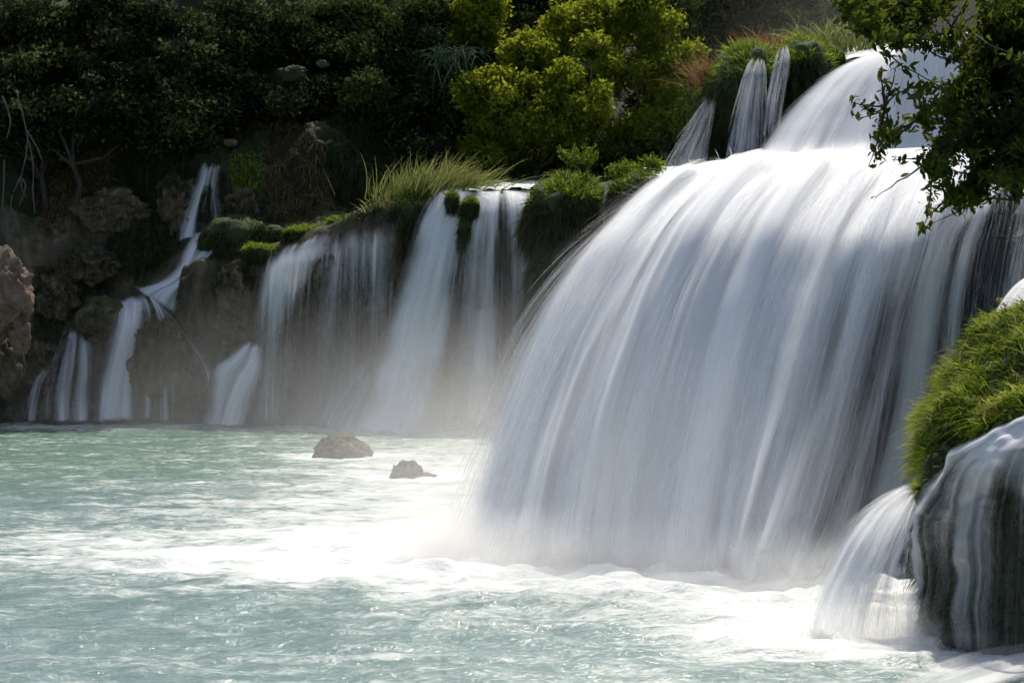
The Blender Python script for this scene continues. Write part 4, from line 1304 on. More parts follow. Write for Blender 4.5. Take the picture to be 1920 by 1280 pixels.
wood = 'trees of the dark wood behind the falls'
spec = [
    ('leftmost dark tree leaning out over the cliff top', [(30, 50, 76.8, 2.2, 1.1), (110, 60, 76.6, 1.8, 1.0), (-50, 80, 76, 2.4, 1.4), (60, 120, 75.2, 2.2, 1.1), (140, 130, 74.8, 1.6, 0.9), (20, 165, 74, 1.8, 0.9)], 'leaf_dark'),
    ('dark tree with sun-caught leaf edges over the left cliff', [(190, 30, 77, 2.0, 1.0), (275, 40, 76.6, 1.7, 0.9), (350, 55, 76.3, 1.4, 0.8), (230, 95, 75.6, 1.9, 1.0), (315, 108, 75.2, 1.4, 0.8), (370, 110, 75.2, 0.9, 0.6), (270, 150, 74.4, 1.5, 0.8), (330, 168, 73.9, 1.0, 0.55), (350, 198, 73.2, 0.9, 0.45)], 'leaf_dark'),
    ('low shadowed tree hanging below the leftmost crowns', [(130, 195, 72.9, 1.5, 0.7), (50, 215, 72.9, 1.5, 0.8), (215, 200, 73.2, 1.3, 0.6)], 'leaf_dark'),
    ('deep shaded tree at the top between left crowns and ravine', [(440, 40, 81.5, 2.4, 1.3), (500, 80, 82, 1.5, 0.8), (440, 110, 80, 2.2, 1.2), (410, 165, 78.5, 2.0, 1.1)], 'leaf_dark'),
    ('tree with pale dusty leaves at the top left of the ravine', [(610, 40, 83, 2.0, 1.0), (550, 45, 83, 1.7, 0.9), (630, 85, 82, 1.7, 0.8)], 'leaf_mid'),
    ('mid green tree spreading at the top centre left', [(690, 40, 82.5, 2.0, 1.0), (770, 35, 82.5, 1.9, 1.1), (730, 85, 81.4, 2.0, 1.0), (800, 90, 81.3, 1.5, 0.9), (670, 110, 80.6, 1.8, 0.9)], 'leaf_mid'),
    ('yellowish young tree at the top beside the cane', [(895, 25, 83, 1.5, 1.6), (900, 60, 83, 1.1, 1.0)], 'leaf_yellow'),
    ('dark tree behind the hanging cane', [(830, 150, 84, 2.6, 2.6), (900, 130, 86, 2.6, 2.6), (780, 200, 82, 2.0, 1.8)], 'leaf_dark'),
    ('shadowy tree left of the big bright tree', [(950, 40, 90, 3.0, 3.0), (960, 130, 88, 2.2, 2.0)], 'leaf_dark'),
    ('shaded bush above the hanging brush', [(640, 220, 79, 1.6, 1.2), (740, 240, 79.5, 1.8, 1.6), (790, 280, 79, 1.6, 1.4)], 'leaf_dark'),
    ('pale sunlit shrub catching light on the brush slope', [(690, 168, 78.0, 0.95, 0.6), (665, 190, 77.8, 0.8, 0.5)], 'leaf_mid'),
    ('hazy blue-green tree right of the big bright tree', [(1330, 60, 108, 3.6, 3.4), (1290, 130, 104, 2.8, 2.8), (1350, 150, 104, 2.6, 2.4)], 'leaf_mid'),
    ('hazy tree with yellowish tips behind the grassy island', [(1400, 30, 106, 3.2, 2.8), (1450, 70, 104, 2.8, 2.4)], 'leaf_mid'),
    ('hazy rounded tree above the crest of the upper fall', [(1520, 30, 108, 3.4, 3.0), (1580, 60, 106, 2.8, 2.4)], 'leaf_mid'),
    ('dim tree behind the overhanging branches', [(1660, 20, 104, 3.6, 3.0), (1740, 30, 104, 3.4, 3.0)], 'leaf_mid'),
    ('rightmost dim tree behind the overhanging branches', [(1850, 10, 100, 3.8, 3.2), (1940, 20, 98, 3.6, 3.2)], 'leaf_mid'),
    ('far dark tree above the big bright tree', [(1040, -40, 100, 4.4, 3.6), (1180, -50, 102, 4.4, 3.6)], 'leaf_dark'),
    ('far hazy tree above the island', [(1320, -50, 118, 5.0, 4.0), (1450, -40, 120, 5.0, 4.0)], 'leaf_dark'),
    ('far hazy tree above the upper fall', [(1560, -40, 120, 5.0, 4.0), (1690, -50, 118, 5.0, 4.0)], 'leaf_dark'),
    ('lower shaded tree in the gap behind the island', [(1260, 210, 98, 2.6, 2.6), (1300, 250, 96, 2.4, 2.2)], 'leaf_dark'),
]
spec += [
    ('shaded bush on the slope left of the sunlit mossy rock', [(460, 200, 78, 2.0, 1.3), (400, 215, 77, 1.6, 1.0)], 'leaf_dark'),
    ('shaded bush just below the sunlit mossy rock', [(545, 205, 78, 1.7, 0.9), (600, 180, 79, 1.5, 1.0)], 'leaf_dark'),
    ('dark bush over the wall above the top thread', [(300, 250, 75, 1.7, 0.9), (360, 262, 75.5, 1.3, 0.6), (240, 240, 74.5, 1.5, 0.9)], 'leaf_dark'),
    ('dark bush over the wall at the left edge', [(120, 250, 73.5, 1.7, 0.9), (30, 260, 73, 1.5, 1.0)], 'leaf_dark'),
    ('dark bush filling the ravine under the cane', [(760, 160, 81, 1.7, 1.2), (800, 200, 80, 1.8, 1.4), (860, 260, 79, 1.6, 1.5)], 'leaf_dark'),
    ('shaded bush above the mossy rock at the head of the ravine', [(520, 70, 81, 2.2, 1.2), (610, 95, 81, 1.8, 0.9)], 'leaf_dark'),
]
for k, (lab, lbs, mt) in enumerate(spec):
    tot = sum(l[3] * l[4] for l in lbs)
    tree_at('leafy_tree', lab, 'tree', [lobe(*l) for l in lbs], mt, 100 + k, n_clump=int(min(1700, 300 + 75 * tot)), per=12,
            leaf=(0.28, 0.16), spread=0.22, group=wood, trunk_r=0.2, limbs=6)

# small leafy shrubs on the hummocks
sh = empty('willow_shrub', at(1095, 318, 63.4))
tag(sh, 'upright bright willow shrub on top of the wide hummock', 'shrub')
r = np.random.default_rng(91)
parts, LC = [], []
for k in range(26):
    b = at(1095, 322, 63.4) + np.array([r.normal() * 0.12, r.normal() * 0.1, 0])
    tip = at(1042 + 80 * r.random(), 268 + 30 * r.random(), 63.4 + r.normal() * 0.4)
    pth = curve_path(b, tip, 0.05, r)
    parts.append(tube(pth, np.linspace(0.018, 0.006, 8), 4))
    q_ = r.uniform(0.3, 1, 42)
    LC.append(np.stack([np.interp(q_, np.linspace(0, 1, 8), pth[:, i]) for i in range(3)], -1) + r.normal(size=(42, 3)) * 0.05)
v, f = join(parts)
mesh_obj('stem', v, f, M['bark'], sh)
v, f, a = leaves(np.concatenate(LC), 0.17, 0.05, r)
tag(mesh_obj('leaves', v, f, M['grass_bright'], sh, attrs={'var': a}, smooth=False), kind='stuff')
tree('leafy_bush', 'low round leafy bush on the small hummock by the great fall', 'bush', [lobe(1170, 322, 60.2, 0.55, 0.42), lobe(1215, 325, 60.0, 0.6, 0.5), lobe(1200, 350, 59.2, 0.75, 0.5)],
     at(1195, 350, 60), 'grass_bright', n_clump=240, per=12, leaf=(0.15, 0.08), spread=0.12, seed=92, trunk_r=0.05, limbs=5)

for i, (lab, px, py, rr_) in enumerate([
        ('rusty brown tufa lump on the wall above the three-pronged spill', 165, 500, (1.5, 1.0, 1.0)),
        ('tan tufa lump low on the wall left of the three-pronged spill', 70, 690, (1.1, 0.9, 1.2)),
        ('dark tufa lump right of the pink boulder', 110, 560, (1.1, 0.9, 1.2)),
        ('ochre tufa lump on the wall under the leftmost grass cushion', 445, 545, (1.0, 0.8, 1.3)),
        ('round tufa lump under the ledge right of the cascade', 440, 610, (1.1, 0.9, 1.0)),
        ('tan tufa bulge behind the right leg of the cascade', 360, 720, (1.2, 1.0, 1.3)),
        ('domed tufa bulge under the sheer veil', 300, 690, (1.3, 1.0, 2.2)),
        ('bulging tufa rib behind the foot of the pale curtain', 545, 700, (1.3, 0.9, 1.8)),
        ('tufa rib between the pale curtain and the faint threads', 618, 580, (0.7, 0.7, 2.6)),
        ('brown tufa knuckle beside the top thread of the cascade', 330, 385, (1.1, 0.8, 1.4)),
        ('brown tufa knuckle right of the top thread', 455, 400, (1.0, 0.8, 1.1)),
        ('wide brown tufa brow over the left wall', 200, 400, (2.0, 1.0, 1.2))]):
    c_ = hit(px, py, 0.1)
    e = empty('tufa_rock', c_ - np.array([0, 0, rr_[2]]))
    tag(e, lab, 'rock', 'tufa lumps on the far wall')
    mound('rock', c_, rr_, M['tufa'], e, seed=50 + i * 2.3, amp=0.30, nu=80, nv=50, freq=1.7)
    P, Nn = on_mound(c_, rr_, 500, 300 + i, 0.0, 1.0, front=0.4)
    grass_obj('moss', P, Nn * 0.9, M['grass_dark'], e, length=0.22, width=0.03, droop=1.2, seed=320 + i, spread=0.5, clump=1.4)

# bare grey roots and branches at the left edge
r = np.random.default_rng(95)
root = empty('dead_branch', at(40, 180, 71))
tag(root, 'bare grey dead branches drooping at the left edge above the boulder', 'branch')
parts = []
for (x0, y0, x1, y1) in [(30, 170, 52, 260), (52, 260, 40, 330), (52, 260, 62, 345), (50, 245, 78, 300), (40, 330, 20, 390), (40, 330, 50, 370), (8, 300, 4, 440), (20, 390, 10, 470), (4, 180, 12, 260), (62, 345, 66, 400), (40, 335, 36, 385)]:
    parts.append(tube(curve_path(at(x0, y0, 70.5), at(x1, y1, 70), 0.08, r), np.linspace(0.05, 0.028, 8), 5))
v, f = join(parts)
mesh_obj('bare_twigs', v, f, M['bark_grey'], root)

# sunlit rocks on the ledge
for i, (lab, px, py, Y, rr) in enumerate([('sunlit mossy rock glowing on the dark slope', 548, 140, 77.2, (0.85, 0.6, 0.45)), ('small white stone catching sun beside the mossy rock', 605, 120, 78.8, (0.32, 0.3, 0.2)), ('pale broken stone at the head of the left cascade', 432, 268, 76.0, (0.35, 0.3, 0.22))]):
    tag(mound('ledge_rock', at(px, py, Y), rr, M['mossy' if i == 0 else 'river_rock'], None, seed=30 + i * 3.1, amp=0.3, nu=50, nv=30), lab, 'rock')

# ------------------------------------------------------------------ near right: grassy rock with its little fall
nc = at(1905, 985, 18.6)
near = empty('grassy_rock', at(1880, 1190, 18.9))
tag(near, 'near grassy rock at the right edge with dark wet face', 'rock')
near_lines = [
    PX([(1722, 915, 20.9), (1722, 960, 21.0), (1726, 1040, 21.0), (1730, 1100, 21.0), (1732, 1180, 20.6)]),
    PX([(1712, 920, 20.0), (1706, 960, 20.0), (1708, 1040, 20.0), (1712, 1110, 20.0), (1716, 1200, 19.6)]),
    PX([(1716, 925, 19.4), (1712, 960, 19.2), (1712, 1040, 19.3), (1716, 1120, 19.3), (1720, 1215, 18.9)]),
    PX([(1745, 850, 19.6), (1735, 905, 19.0), (1735, 1000, 18.9), (1740, 1110, 18.9), (1742, 1225, 18.6)]),
    PX([(1800, 760, 20.0), (1800, 850, 18.6), (1795, 960, 18.3), (1795, 1090, 18.3), (1795, 1240, 18.0)]),
    PX([(1870, 690, 20.4), (1880, 800, 18.4), (1878, 930, 18.0), (1870, 1080, 18.0), (1868, 1250, 17.7)]),
    PX([(1940, 610, 20.8), (1960, 770, 18.2), (1960, 920, 17.8), (1955, 1080, 17.7), (1950, 1260, 17.4)]),
    PX([(2080, 560, 20.8), (2080, 740, 18.0), (2080, 900, 17.6), (2080, 1080, 17.5), (2080, 1265, 17.2)]),
    PX([(2300, 560, 20.8), (2300, 740, 18.0), (2300, 900, 17.6), (2300, 1080, 17.5), (2300, 1265, 17.2)]),
]
near_lines = [l + [l[-1] + np.array([0, -0.1, -0.7])] for l in near_lines]
Sn, qn, tn = surface(near_lines, 120, 90)
nn_ = normals_grid(Sn)
if nn_[..., 1].mean() > 0:
    nn_ = -nn_
fn = Sn.reshape(-1, 3)
fn2 = fn - nn_.reshape(-1, 3) * ((0.16 + 0.26 * fbm(fn * 1.3, 4) + 0.12 * ridged(fn * 4, 3)) * sstep(0.0, 0.25, np.tile(np.linspace(0, 1, 90), 120) + 0.08))[:, None]
mesh_obj('wet_face', fn2, grid_faces(120, 90), M['near_rock'], near)
# mound body behind the face, carrying the grass
top_lines = [
    PX([(1712, 915, 19.3), (1716, 880, 19.8), (1712, 900, 21.0), (1712, 1000, 21.4)]),
    PX([(1765, 865, 19.2), (1745, 770, 20.2), (1752, 745, 21.0), (1752, 900, 22.2)]),
    PX([(1835, 815, 18.8), (1820, 715, 19.8), (1815, 655, 21.0), (1815, 800, 23.0)]),
    PX([(1900, 785, 18.5), (1890, 690, 19.4), (1880, 600, 21.0), (1880, 800, 23.4)]),
    PX([(2000, 765, 18.2), (1990, 660, 19.2), (1985, 560, 21.0), (1985, 800, 23.6)]),
    PX([(2300, 745, 18.0), (2300, 620, 19.2), (2300, 520, 21.0), (2300, 800, 23.6)]),
]
Sm, qm, tm = surface(top_lines, 120, 60)
nm = normals_grid(Sm)
if nm[..., 2].mean() < 0:
    nm = -nm
fm = Sm.reshape(-1, 3)
fm = fm + nm.reshape(-1, 3) * (0.22 * fbm(fm * 1.3, 4) - 0.06)[:, None]
mesh_obj('mound', fm, grid_faces(120, 60), M['mossy'], near)
Sm2 = fm.reshape(120, 60, 3)
r = np.random.default_rng(97)


def on_sheet(S, nrm, n, r, ur=(0, 1), vr=(0, 1)):
    a, b = S.shape[:2]
    u = r.uniform(*ur, n) * (a - 1.001)
    v = r.uniform(*vr, n) * (b - 1.001)
    i, j = u.astype(int), v.astype(int)
    fu, fv = (u - i)[:, None], (v - j)[:, None]
    P = (S[i, j] * (1 - fu) + S[i + 1, j] * fu) * (1 - fv) + (S[i, j + 1] * (1 - fu) + S[i + 1, j + 1] * fu) * fv
    return P, nrm[i, j]


P, Nn = on_sheet(Sm2, nm, 29000, r, (0, 1.0), (0.0, 0.62))
clump = fbm(P * 1.7, 3)
keepm = clump > -0.30
P, Nn, clump = P[keepm], Nn[keepm], clump[keepm]
v, f, a = blades(P, Nn * 0.6 + UP * 0.6, length=0.21, width=0.0085, droop=0.45, seed=98, lean=(-0.2, -0.1, 0), spread=0.55, segs=4, clump=2.6)
a = np.clip(a + np.repeat(clump * 0.45, 8), 0, 1)
tag(mesh_obj('grass', v, f, M['grass_fore'], near, attrs={'var': a}, smooth=False), kind='stuff')
P, Nn = on_sheet(Sm2, nm, 6600, r, (0, 1.0), (0.0, 0.62))
kp = fbm(P * 2.6 + 7, 2) > 0.22
tag(grass_obj('long_grass', P[kp], Nn[kp] * 0.5 + UP * 0.6, M['grass_pale'], near, length=0.40, width=0.007, droop=0.75, seed=197, lean=(-0.25, -0.25, 0), spread=0.40, segs=5), kind='stuff')
P, Nn = on_sheet(Sm2, nm, 8000, r, (0, 1.0), (0.0, 0.62))
kp = fbm(P * 2.1 + 17, 2) > 0.20
P = P[kp] + Nn[kp] * 0.05
v, f, a = leaves(P, 0.075, 0.045, r, Nn[kp])
tag(mesh_obj('weed_leaves', v, f, M['grass_fore'], near, attrs={'var': np.clip(a - 0.15, 0, 1)}, smooth=False), kind='stuff')
P, Nn = on_sheet(Sm2, nm, 420, r, (0, 0.7), (0.0, 0.55))
tag(grass_obj('dry_stalks', P, Nn * 0.4 + UP * 0.6, M['grass_rust'], near, length=0.30, width=0.005, droop=0.9, seed=99, lean=(-0.6, 0, 0), spread=0.35, segs=6), kind='stuff')
P, Nn = on_sheet(fn2.reshape(120, 90, 3), nn_, 9000, r, (0.12, 1.0), (0.10, 0.80))
keepm = fbm(P * 1.8 + 4, 3) > 0.0
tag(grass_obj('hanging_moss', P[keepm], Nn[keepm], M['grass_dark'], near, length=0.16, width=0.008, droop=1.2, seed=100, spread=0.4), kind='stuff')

nf = empty('waterfall', at(1730, 1220, 18.7))
tag(nf, 'dim threads of water over the near rock face at the lower right', 'waterfall')
run_lines = [
    PX([(1960, 762, 18.15), (1845, 815, 18.35), (1765, 872, 18.75), (1722, 930, 18.9), (1712, 1010, 18.9), (1712, 1110, 18.9), (1716, 1215, 18.8)]),
    PX([(1965, 768, 18.05), (1860, 822, 18.25), (1790, 882, 18.5), (1745, 950, 18.65), (1735, 1030, 18.65), (1735, 1120, 18.65), (1738, 1225, 18.5)]),
    PX([(1975, 778, 18.0), (1880, 830, 18.15), (1825, 895, 18.25), (1800, 970, 18.2), (1795, 1050, 18.15), (1795, 1130, 18.15), (1795, 1235, 17.95)]),
    PX([(1985, 785, 17.9), (1915, 838, 17.95), (1885, 900, 17.95), (1872, 975, 17.85), (1868, 1050, 17.8), (1866, 1130, 17.8), (1864, 1245, 17.6)]),
    PX([(2010, 795, 17.85), (1975, 845, 17.8), (1955, 905, 17.7), (1948, 975, 17.65), (1945, 1050, 17.6), (1942, 1130, 17.6), (1940, 1255, 17.35)]),
    PX([(2150, 790, 17.75), (2100, 840, 17.6), (2080, 905, 17.5), (2075, 975, 17.45), (2072, 1050, 17.4), (2070, 1130, 17.4), (2068, 1262, 17.15)]),
]


def run_dens(u, v):
    return np.clip(0.90 - 0.52 * sstep(0.18, 0.40, v) - 0.10 * sstep(0.3, 0.9, u) + 0.35 * np.exp(-((u - 0.02) / 0.05) ** 2) + 0.25 * np.exp(-((u - 0.42) / 0.035) ** 2) * sstep(0.3, .5, v) + 0.2 * sstep(0.85, 1, v), 0.03, 1)


water_sheet('water_sheet', run_lines, 160, 120, M['near_veil'], nf, run_dens, amp=0.05, freq=3.0, off=0.0, seed=31, edge=0.05, fade_end=0.10, streak=1.1, hug=lambda q: 0.14 * fbm(q * 1.3, 3) - 0.05)

arc_lines = [
    PX([(1722, 905, 20.2), (1690, 912, 20.1), (1640, 938, 20.0), (1592, 990, 19.9), (1550, 1060, 19.8), (1520, 1130, 19.6), (1500, 1196, 19.2)]),
    PX([(1722, 912, 20.0), (1694, 924, 19.9), (1654, 955, 19.8), (1612, 1010, 19.6), (1576, 1080, 19.5), (1552, 1140, 19.3), (1536, 1205, 18.9)]),
    PX([(1722, 920, 19.8), (1702, 940, 19.7), (1670, 980, 19.5), (1640, 1040, 19.3), (1614, 1100, 19.2), (1598, 1155, 19.0), (1588, 1212, 18.65)]),
    PX([(1722, 928, 19.6), (1710, 955, 19.4), (1690, 1000, 19.2), (1668, 1055, 19.1), (1652, 1110, 19.0), (1644, 1160, 18.9), (1640, 1216, 18.55)]),
    PX([(1722, 938, 19.4), (1714, 970, 19.2), (1706, 1015, 19.1), (1700, 1065, 19.0), (1696, 1115, 18.9), (1694, 1165, 18.8), (1692, 1220, 18.4)]),
]
arc = empty('waterfall', at(1600, 1205, 18.8))
tag(arc, 'arching sunlit spout leaping left from the near grassy rock', 'waterfall')
water_sheet('water_sheet', arc_lines, 160, 110, M['near_fall'], arc, lambda u, v: np.clip(1.02 - 0.42 * v, 0, 1.1), amp=0.08, freq=2.0, off=0.03, seed=41, edge=0.20, fade_end=0.10, fade_start=0.06, streak=2.2)
water_sheet('water_sheet', arc_lines, 100, 90, M['near_fall'], arc, lambda u, v: np.clip(0.85 - 0.45 * v, 0, 1), amp=0.08, freq=2.0, off=-0.05, seed=43, edge=0.20, fade_end=0.10, fade_start=0.06, streak=2.2)
tag(strands('water_strand', arc_lines, 500, arc, 0.005, (-0.02, 0.14), (0.08, 0.35), (0.10, 0.40), vmin=0.1, seed=44), kind='stuff')

# low white swell in the lower right corner
cl = [PX([(1600, 1310, 16.2), (1690, 1268, 17.0), (1770, 1235, 17.6), (1850, 1215, 17.9), (1980, 1205, 18.0)]),
      PX([(1680, 1330, 15.6), (1760, 1280, 16.4), (1840, 1250, 16.9), (1910, 1232, 17.1), (2020, 1222, 17.2)]),
      PX([(1760, 1380, 14.9), (1840, 1320, 15.6), (1910, 1290, 16.0), (1980, 1270, 16.2), (2060, 1255, 16.3)])]
sw = empty('waterfall', at(1850, 1300, 15.5))
tag(sw, 'milky swell of water sliding in at the bottom right corner', 'waterfall')
water_sheet('water_sheet', cl, 80, 80, M['fall_b'], sw, lambda u, v: np.clip(0.62 - 0 * u, 0, 1), amp=0.05, freq=1.5, off=0.03, seed=47, edge=0.5, fade_start=0.3)

# second apron behind the near rock
ap_lines = [
    PX([(2420, 490, 29.5), (2050, 500, 28.5), (1960, 508, 27.8), (1905, 530, 27.2), (1862, 585, 26.8), (1830, 660, 26.5), (1805, 760, 26.2), (1785, 880, 26.0), (1775, 1050, 25.6)]),
    PX([(2420, 496, 28.5), (2070, 505, 27.5), (1990, 515, 26.8), (1940, 545, 26.2), (1905, 610, 25.7), (1880, 690, 25.4), (1860, 790, 25.1), (1845, 900, 24.8), (1835, 1065, 24.8)]),
    PX([(2420, 505, 27.5), (2100, 515, 26.5), (2040, 530, 25.8), (2000, 570, 25.2), (1975, 640, 24.8), (1955, 720, 24.5), (1940, 820, 24.2), (1930, 920, 24.0), (1925, 1085, 23.8)]),
]
ap = empty('waterfall', at(1840, 1060, 25))
tag(ap, 'bluish white apron of water behind the near grassy rock', 'waterfall')
water_sheet('water_sheet', ap_lines, 120, 120, M['fall_b'], ap, lambda u, v: 1.0 - 0.1 * v, amp=0.08, freq=1.5, off=0.05, seed=51, edge=0.08)
Sa, _, _ = surface(ap_lines, 40, 60)
na = normals_grid(Sa)
if na[..., 1].mean() > 0:
    na = -na
mesh_obj('rock_face', (Sa - na * 0.35).reshape(-1, 3), grid_faces(40, 60), M['wet_rock'], ap)

# flowering weed on top of the near rock
fw = empty('flowering_weed', at(1898, 640, 20.2))
tag(fw, 'spindly weed with pale pink flower heads on top of the near rock', 'weed')
r = np.random.default_rng(101)
parts, LC, FC = [], [], []
for (x1, y1) in [(1872, 562), (1884, 572), (1862, 610)]:
    pth = curve_path(at(1900, 650, 20.2), at(x1, y1, 20.1), 0.06, r)
    parts.append(tube(pth, np.linspace(0.008, 0.004, 8), 5))
    q_ = r.uniform(0.35, 1, 26)
    LC.append(np.stack([np.interp(q_, np.linspace(0, 1, 8), pth[:, i]) for i in range(3)], -1) + r.normal(size=(26, 3)) * 0.02)
    FC.append(pth[-1] + r.normal(size=(26, 3)) * 0.022)
v, f = join(parts)
mesh_obj('stem', v, f, M['grass_fore'], fw, attrs={'var': np.full(len(v), 0.4)})
v, f, a = leaves(np.concatenate(LC), 0.07, 0.022, r)
tag(mesh_obj('leaves', v, f, M['grass_fore'], fw, attrs={'var': a}, smooth=False), kind='stuff')
v, f, a = leaves(np.concatenate(FC), 0.035, 0.02, r)
tag(mesh_obj('flower_heads', v, f, M['flower'], fw, attrs={'var': a}, smooth=False), kind='stuff')

# ------------------------------------------------------------------ the overhanging tree at the right
bank_lines = [[(6.6, 8, -1), (7.2, 8, 1.5), (9, 8, 2.4), (30, 8, 3)], [(6.4, 13, -1), (7.0, 13, 1.8), (9, 13, 2.8), (30, 13, 4)], [(6.9, 16.5, -1), (7.4, 16.8, 2.4), (9, 18, 3.4), (30, 19, 5)], [(8.0, 22, -1), (8.5, 22, 3), (10, 22, 4), (30, 24, 6)]]
Sk, _, _ = surface([[np.array(q_) for q_ in l] for l in bank_lines], 50, 50)
fk = Sk.reshape(-1, 3)
fk[:, 2] += 0.15 * fbm(fk * 0.8, 4)
bank = mesh_obj('river_bank', fk, grid_faces(50, 50), M['mossy'])
tag(bank, kind='structure')
Sk2 = fk.reshape(50, 50, 3)
nk = normals_grid(Sk2)
if nk[..., 2].mean() < 0:
    nk = -nk
P, Nn = on_sheet(Sk2, nk, 9000, r, (0, 1), (0.1, 0.4))
tag(grass_obj('bank_grass', P, Nn * 0.5 + UP * 0.6, M['grass_fore'], None, length=0.28, width=0.012, droop=0.5, seed=210, spread=0.5, clump=1.5), 'rough green grass covering the river bank', kind='stuff')

ot = empty('overhanging_tree', (8.2, 13.0, 2.3))
tag(ot, 'dark leafy tree reaching in from the right edge over the great fall', 'tree')
r = np.random.default_rng(103)
trunk_pts = np.array([(8.2, 13.0, 1.9), (8.05, 12.9, 3.2), (7.7, 12.7, 4.6), (7.2, 12.6, 5.8), (6.9, 12.5, 7.2), (6.7, 12.4, 9.0)])
tp = resample(trunk_pts, 16)
parts = [tube(tp, np.linspace(0.24, 0.12, 16), 10)]
v, f = join(parts)
ot_trunk = mesh_obj('trunk', v, f, M['bark'], ot)
poly = [(1560, -30), (1590, 40), (1612, 80), (1640, 96), (1700, 92), (1730, 60), (1762, 62), (1775, 110), (1770, 150), (1745, 165), (1690, 160), (1665, 185), (1640, 240), (1640, 262), (1700, 268), (1742, 255), (1760, 268), (1735, 300), (1728, 345), (1745, 385), (1790, 398), (1822, 392), (1832, 365), (1870, 358), (1930, 350), (2080, 330), (2150, 150), (2150, -30)]
limb_targets = [(1600, 20, 12.0), (1640, 75, 11.7), (1690, 35, 12.6), (1660, 200, 11.9), (1690, 240, 12.3), (1745, 300, 11.8), (1775, 375, 12.2), (1850, 340, 11.9), (1900, 250, 12.4), (1800, 160, 12.1), (1850, 60, 11.8), (1780, 10, 12.4), (1960, 150, 12.0), (1930, 320, 12.5)]
limbs, limb_parts = [], []
for k, (x, y, Y_) in enumerate(limb_targets):
    s = tp[int(np.clip(5 + (380 - y) / 380 * 7, 4, 13))]
    tgt = at(x, y, Y_)
    pth = curve_path(s, tgt, 0.06, r, 14)
    pth[:, 2] -= 0.18 * np.sin(np.linspace(0, math.pi, 14))
    limbs.append(pth)
    v, f = tube(pth, np.linspace(0.05, 0.010, 14), 7)
    lm_ = mesh_obj('limb', v, f, M['bark'], ot)
    lm_.parent = ot_trunk
    lm_.matrix_parent_inverse = ot.matrix_world.inverted()
allp = np.concatenate([l[4:] for l in limbs])
twigs, LC, LD = [], [], []


def twig_to(tgt, nleaf=34, spread=0.055):
    d = np.linalg.norm(allp - tgt, axis=1)
    s = allp[np.argmin(d + 0.25 * r.random(len(d)))]
    pth = curve_path(s, tgt, 0.10, r, 8)
    twigs.append(tube(pth, np.linspace(0.010, 0.0028, 8), 5))
    q_ = 1 - 0.75 * r.random(nleaf) ** 1.4
    C = np.stack([np.interp(q_, np.linspace(0, 1, 8), pth[:, i]) for i in range(3)], -1) + r.normal(size=(nleaf, 3)) * spread
    LC.append(C)
    dd = (tgt - s) / (np.linalg.norm(tgt - s) + 1e-6)
    LD.append(np.tile(dd, (nleaf, 1)))


cnt = 0
while cnt < 680:
    x, y = r.uniform(1550, 2010), r.uniform(-40, 400)
    if not inside(poly, x, y):
        continue
    # a few thin places where the bright water shows through
    if (math.hypot((x - 1770) / 26, (y - 228) / 20) < 1 or math.hypot((x - 1840) / 22, (y - 310) / 18) < 1 or math.hypot((x - 1790) / 18, (y - 92) / 16) < 1) and r.random() < 0.85:
        continue
    if pnoise(np.array([[x / 62.0, y / 42.0, 3.3]]))[0] < -0.16 + 0.25 * (x < 1720) * (y > 100) and x < 1880:
        continue
    twig_to(at(x, y, 12.0 + r.normal() * 0.5), 36, 0.036)
    cnt += 1
for (x, y, n_) in [(1598, 192, 16), (1606, 222, 12), (1626, 208, 10), (1652, 128, 12), (1660, 160, 12), (1680, 125, 8), (1640, 300, 24), (1655, 290, 26), (1672, 300, 20), (1628, 312, 12), (1728, 432, 14), (1735, 425, 10), (1800, 400, 22), (1765, 395, 22), (1640, 372, 2), (1840, 368, 18), (1745, 355, 18)]:
    twig_to(at(x, y, 11.9), n_, 0.028)
v, f = join(twigs)
tag(mesh_obj('twigs', v, f, M['bark'], ot), kind='stuff')
C = np.concatenate(LC)
D = np.concatenate(LD)
# pointed folded leaf: 8 triangles-worth of quads along the midrib
LV = np.array([(0, -0.5, 0), (0.16, -0.25, 0.05), (0.0, -0.22, 0.0), (-0.16, -0.25, 0.05), (0.19, 0.05, 0.06), (0, 0.08, 0.0), (-0.19, 0.05, 0.06), (0, 0.5, -0.06)])
LF = np.array([(0, 1, 4, 2), (0, 2, 6, 3), (2, 4, 7, 5), (2, 5, 7, 6)])
n = len(C)
ax = D * 0.5 + r.normal(size=(n, 3)) * 0.6
ax[:, 2] -= 0.45
ax /= np.linalg.norm(ax, axis=1)[:, None]
nz = r.normal(size=(n, 3)) * 0.55 + UP
sd = np.cross(ax, nz)
sd /= np.linalg.norm(sd, axis=1)[:, None]
nz = np.cross(sd, ax)
Ls = 0.082 * (0.65 + 0.6 * r.random(n))
# the leaves nearest the eye at the open left fringe are single pieces, the rest one mass
pxs = 960 + C[:, 0] / C[:, 1] * FPX
pys = 640 - (C[:, 2] - CAM_H) / C[:, 1] * FPX
order = np.argsort(pxs + 400 * (r.random(n) < 0.35) + np.where((pys < 0) | (pys > 450), 5000, 0))
single = order[:300]
mass = order[300:]
vv = (sd[mass][:, None] * LV[None, :, 0:1] + ax[mass][:, None] * LV[None, :, 1:2] + nz[mass][:, None] * LV[None, :, 2:3]) * Ls[mass][:, None, None] + C[mass][:, None]
ff = (LF[None] + (np.arange(len(mass)) * 8)[:, None, None]).reshape(-1, 4)
av = np.repeat(np.clip(0.42 + 0.22 * r.normal(size=len(mass)), 0, 1), 8)
tag(mesh_obj('foliage', vv.reshape(-1, 3), ff, M['leaf_fore'], ot, attrs={'var': av}, smooth=False), kind='stuff')
from mathutils import Matrix
protos = []
for k in range(4):
    o = mesh_obj('leaf', LV, LF, M['leaf_fore'], ot, attrs={'var': np.full(8, (0.2, 0.4, 0.55, 0.8)[k])}, smooth=False)
    protos.append(o)
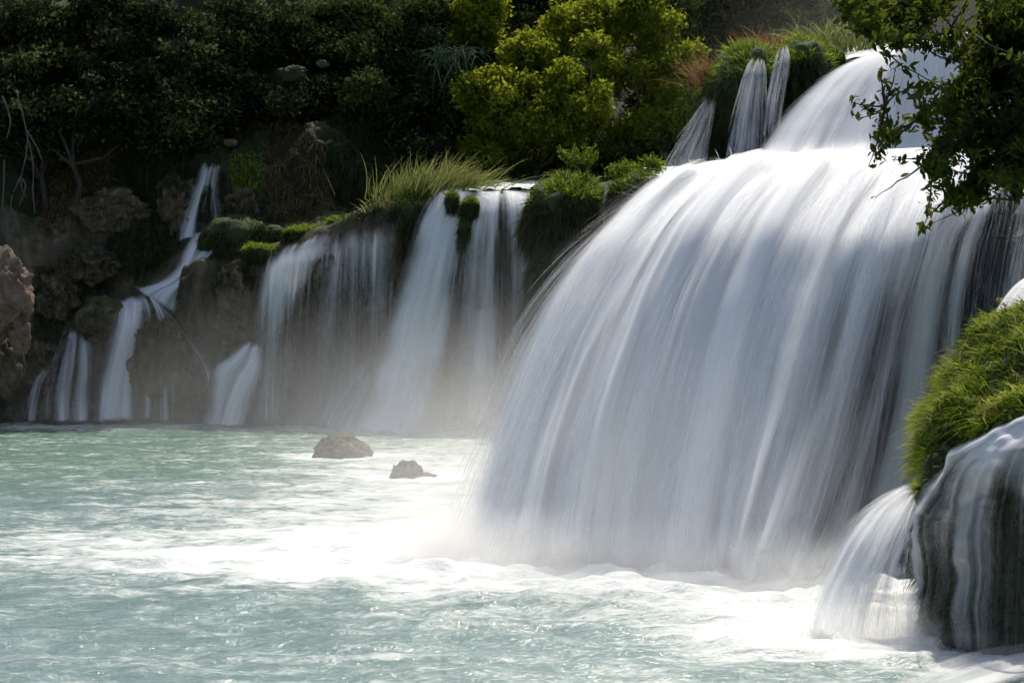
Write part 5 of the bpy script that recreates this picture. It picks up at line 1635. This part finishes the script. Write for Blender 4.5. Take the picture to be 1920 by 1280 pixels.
for i, idx in enumerate(single):
    o = protos[i] if i < 4 else protos[i % 4].copy()
    if i >= 4:
        COL.objects.link(o)
        o.parent = ot
    mw = Matrix([[sd[idx][k] * Ls[idx], ax[idx][k] * Ls[idx], nz[idx][k] * Ls[idx], C[idx][k]] for k in range(3)] + [[0, 0, 0, 1]])
    o.matrix_parent_inverse = Matrix.Identity(4)
    o.matrix_basis = Matrix.Translation(-Vector(ot.location)) @ mw

# ------------------------------------------------------------------ water dust over the feet of the falls
def mist(name, label, c, rad, mat):
    import bmesh
    bm = bmesh.new()
    bmesh.ops.create_icosphere(bm, subdivisions=3, radius=1.0)
    me = bpy.data.meshes.new(name)
    bm.to_mesh(me)
    bm.free()
    me.materials.append(mat)
    o = bpy.data.objects.new(name, me)
    o.location = c
    o.scale = rad
    COL.objects.link(o)
    tag(o, label, kind='stuff')
    return o


mist('mist', 'pale water dust over the foot of the far falls', (-9, 64.5, 0), (17, 7, 7.5), mist_mat('far_mist', 0.14))
mist('mist', 'bright water dust left of the great fall', (-1.6, 38, 0), (7, 16, 6), mist_mat('mid_mist', 0.09))
mist('mist', 'thin haze of spray over the upper fall and the wood behind it', (20, 70, 16), (14, 26, 13), mist_mat('upper_mist', 0.007, lo=0.1, hi=0.6))
fm_ = mist_mat('foot_mist', 4.0, nscale=1.6, power=1.4, lo=0.25, hi=0.7)
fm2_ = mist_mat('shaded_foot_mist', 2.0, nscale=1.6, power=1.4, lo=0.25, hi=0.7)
for k_, (mx, my, rx_, ry_, rz_, lab_) in enumerate([
        (-1.3, 26.0, 1.9, 1.7, 1.5, 'bright spray at the left corner of the great fall'),
        (0.6, 24.9, 2.0, 1.5, 1.25, 'spray at the foot of the great fall, left of its middle'),
        (2.4, 24.1, 2.0, 1.4, 1.2, 'spray at the foot of the great fall, right of its middle'),
        (4.2, 23.2, 1.9, 1.3, 1.1, 'shaded spray at the right foot of the great fall'),
        (5.0, 19.0, 1.8, 1.0, 0.7, 'spray where the arching spout strikes the pool')]):
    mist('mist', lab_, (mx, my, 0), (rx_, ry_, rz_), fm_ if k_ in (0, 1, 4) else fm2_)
mist('mist', 'thin drifting spray in front of the great fall', (1.2, 23.6, 0.5), (6.5, 3.2, 6.0), mist_mat('veil_mist', 0.14, nscale=1.4))
mist('mist', 'spray at the foot of the broad milky tongue', (-5.6, 62.8, 0), (3.2, 2.4, 2.2), mist_mat('tongue_mist', 1.3, nscale=1.6))
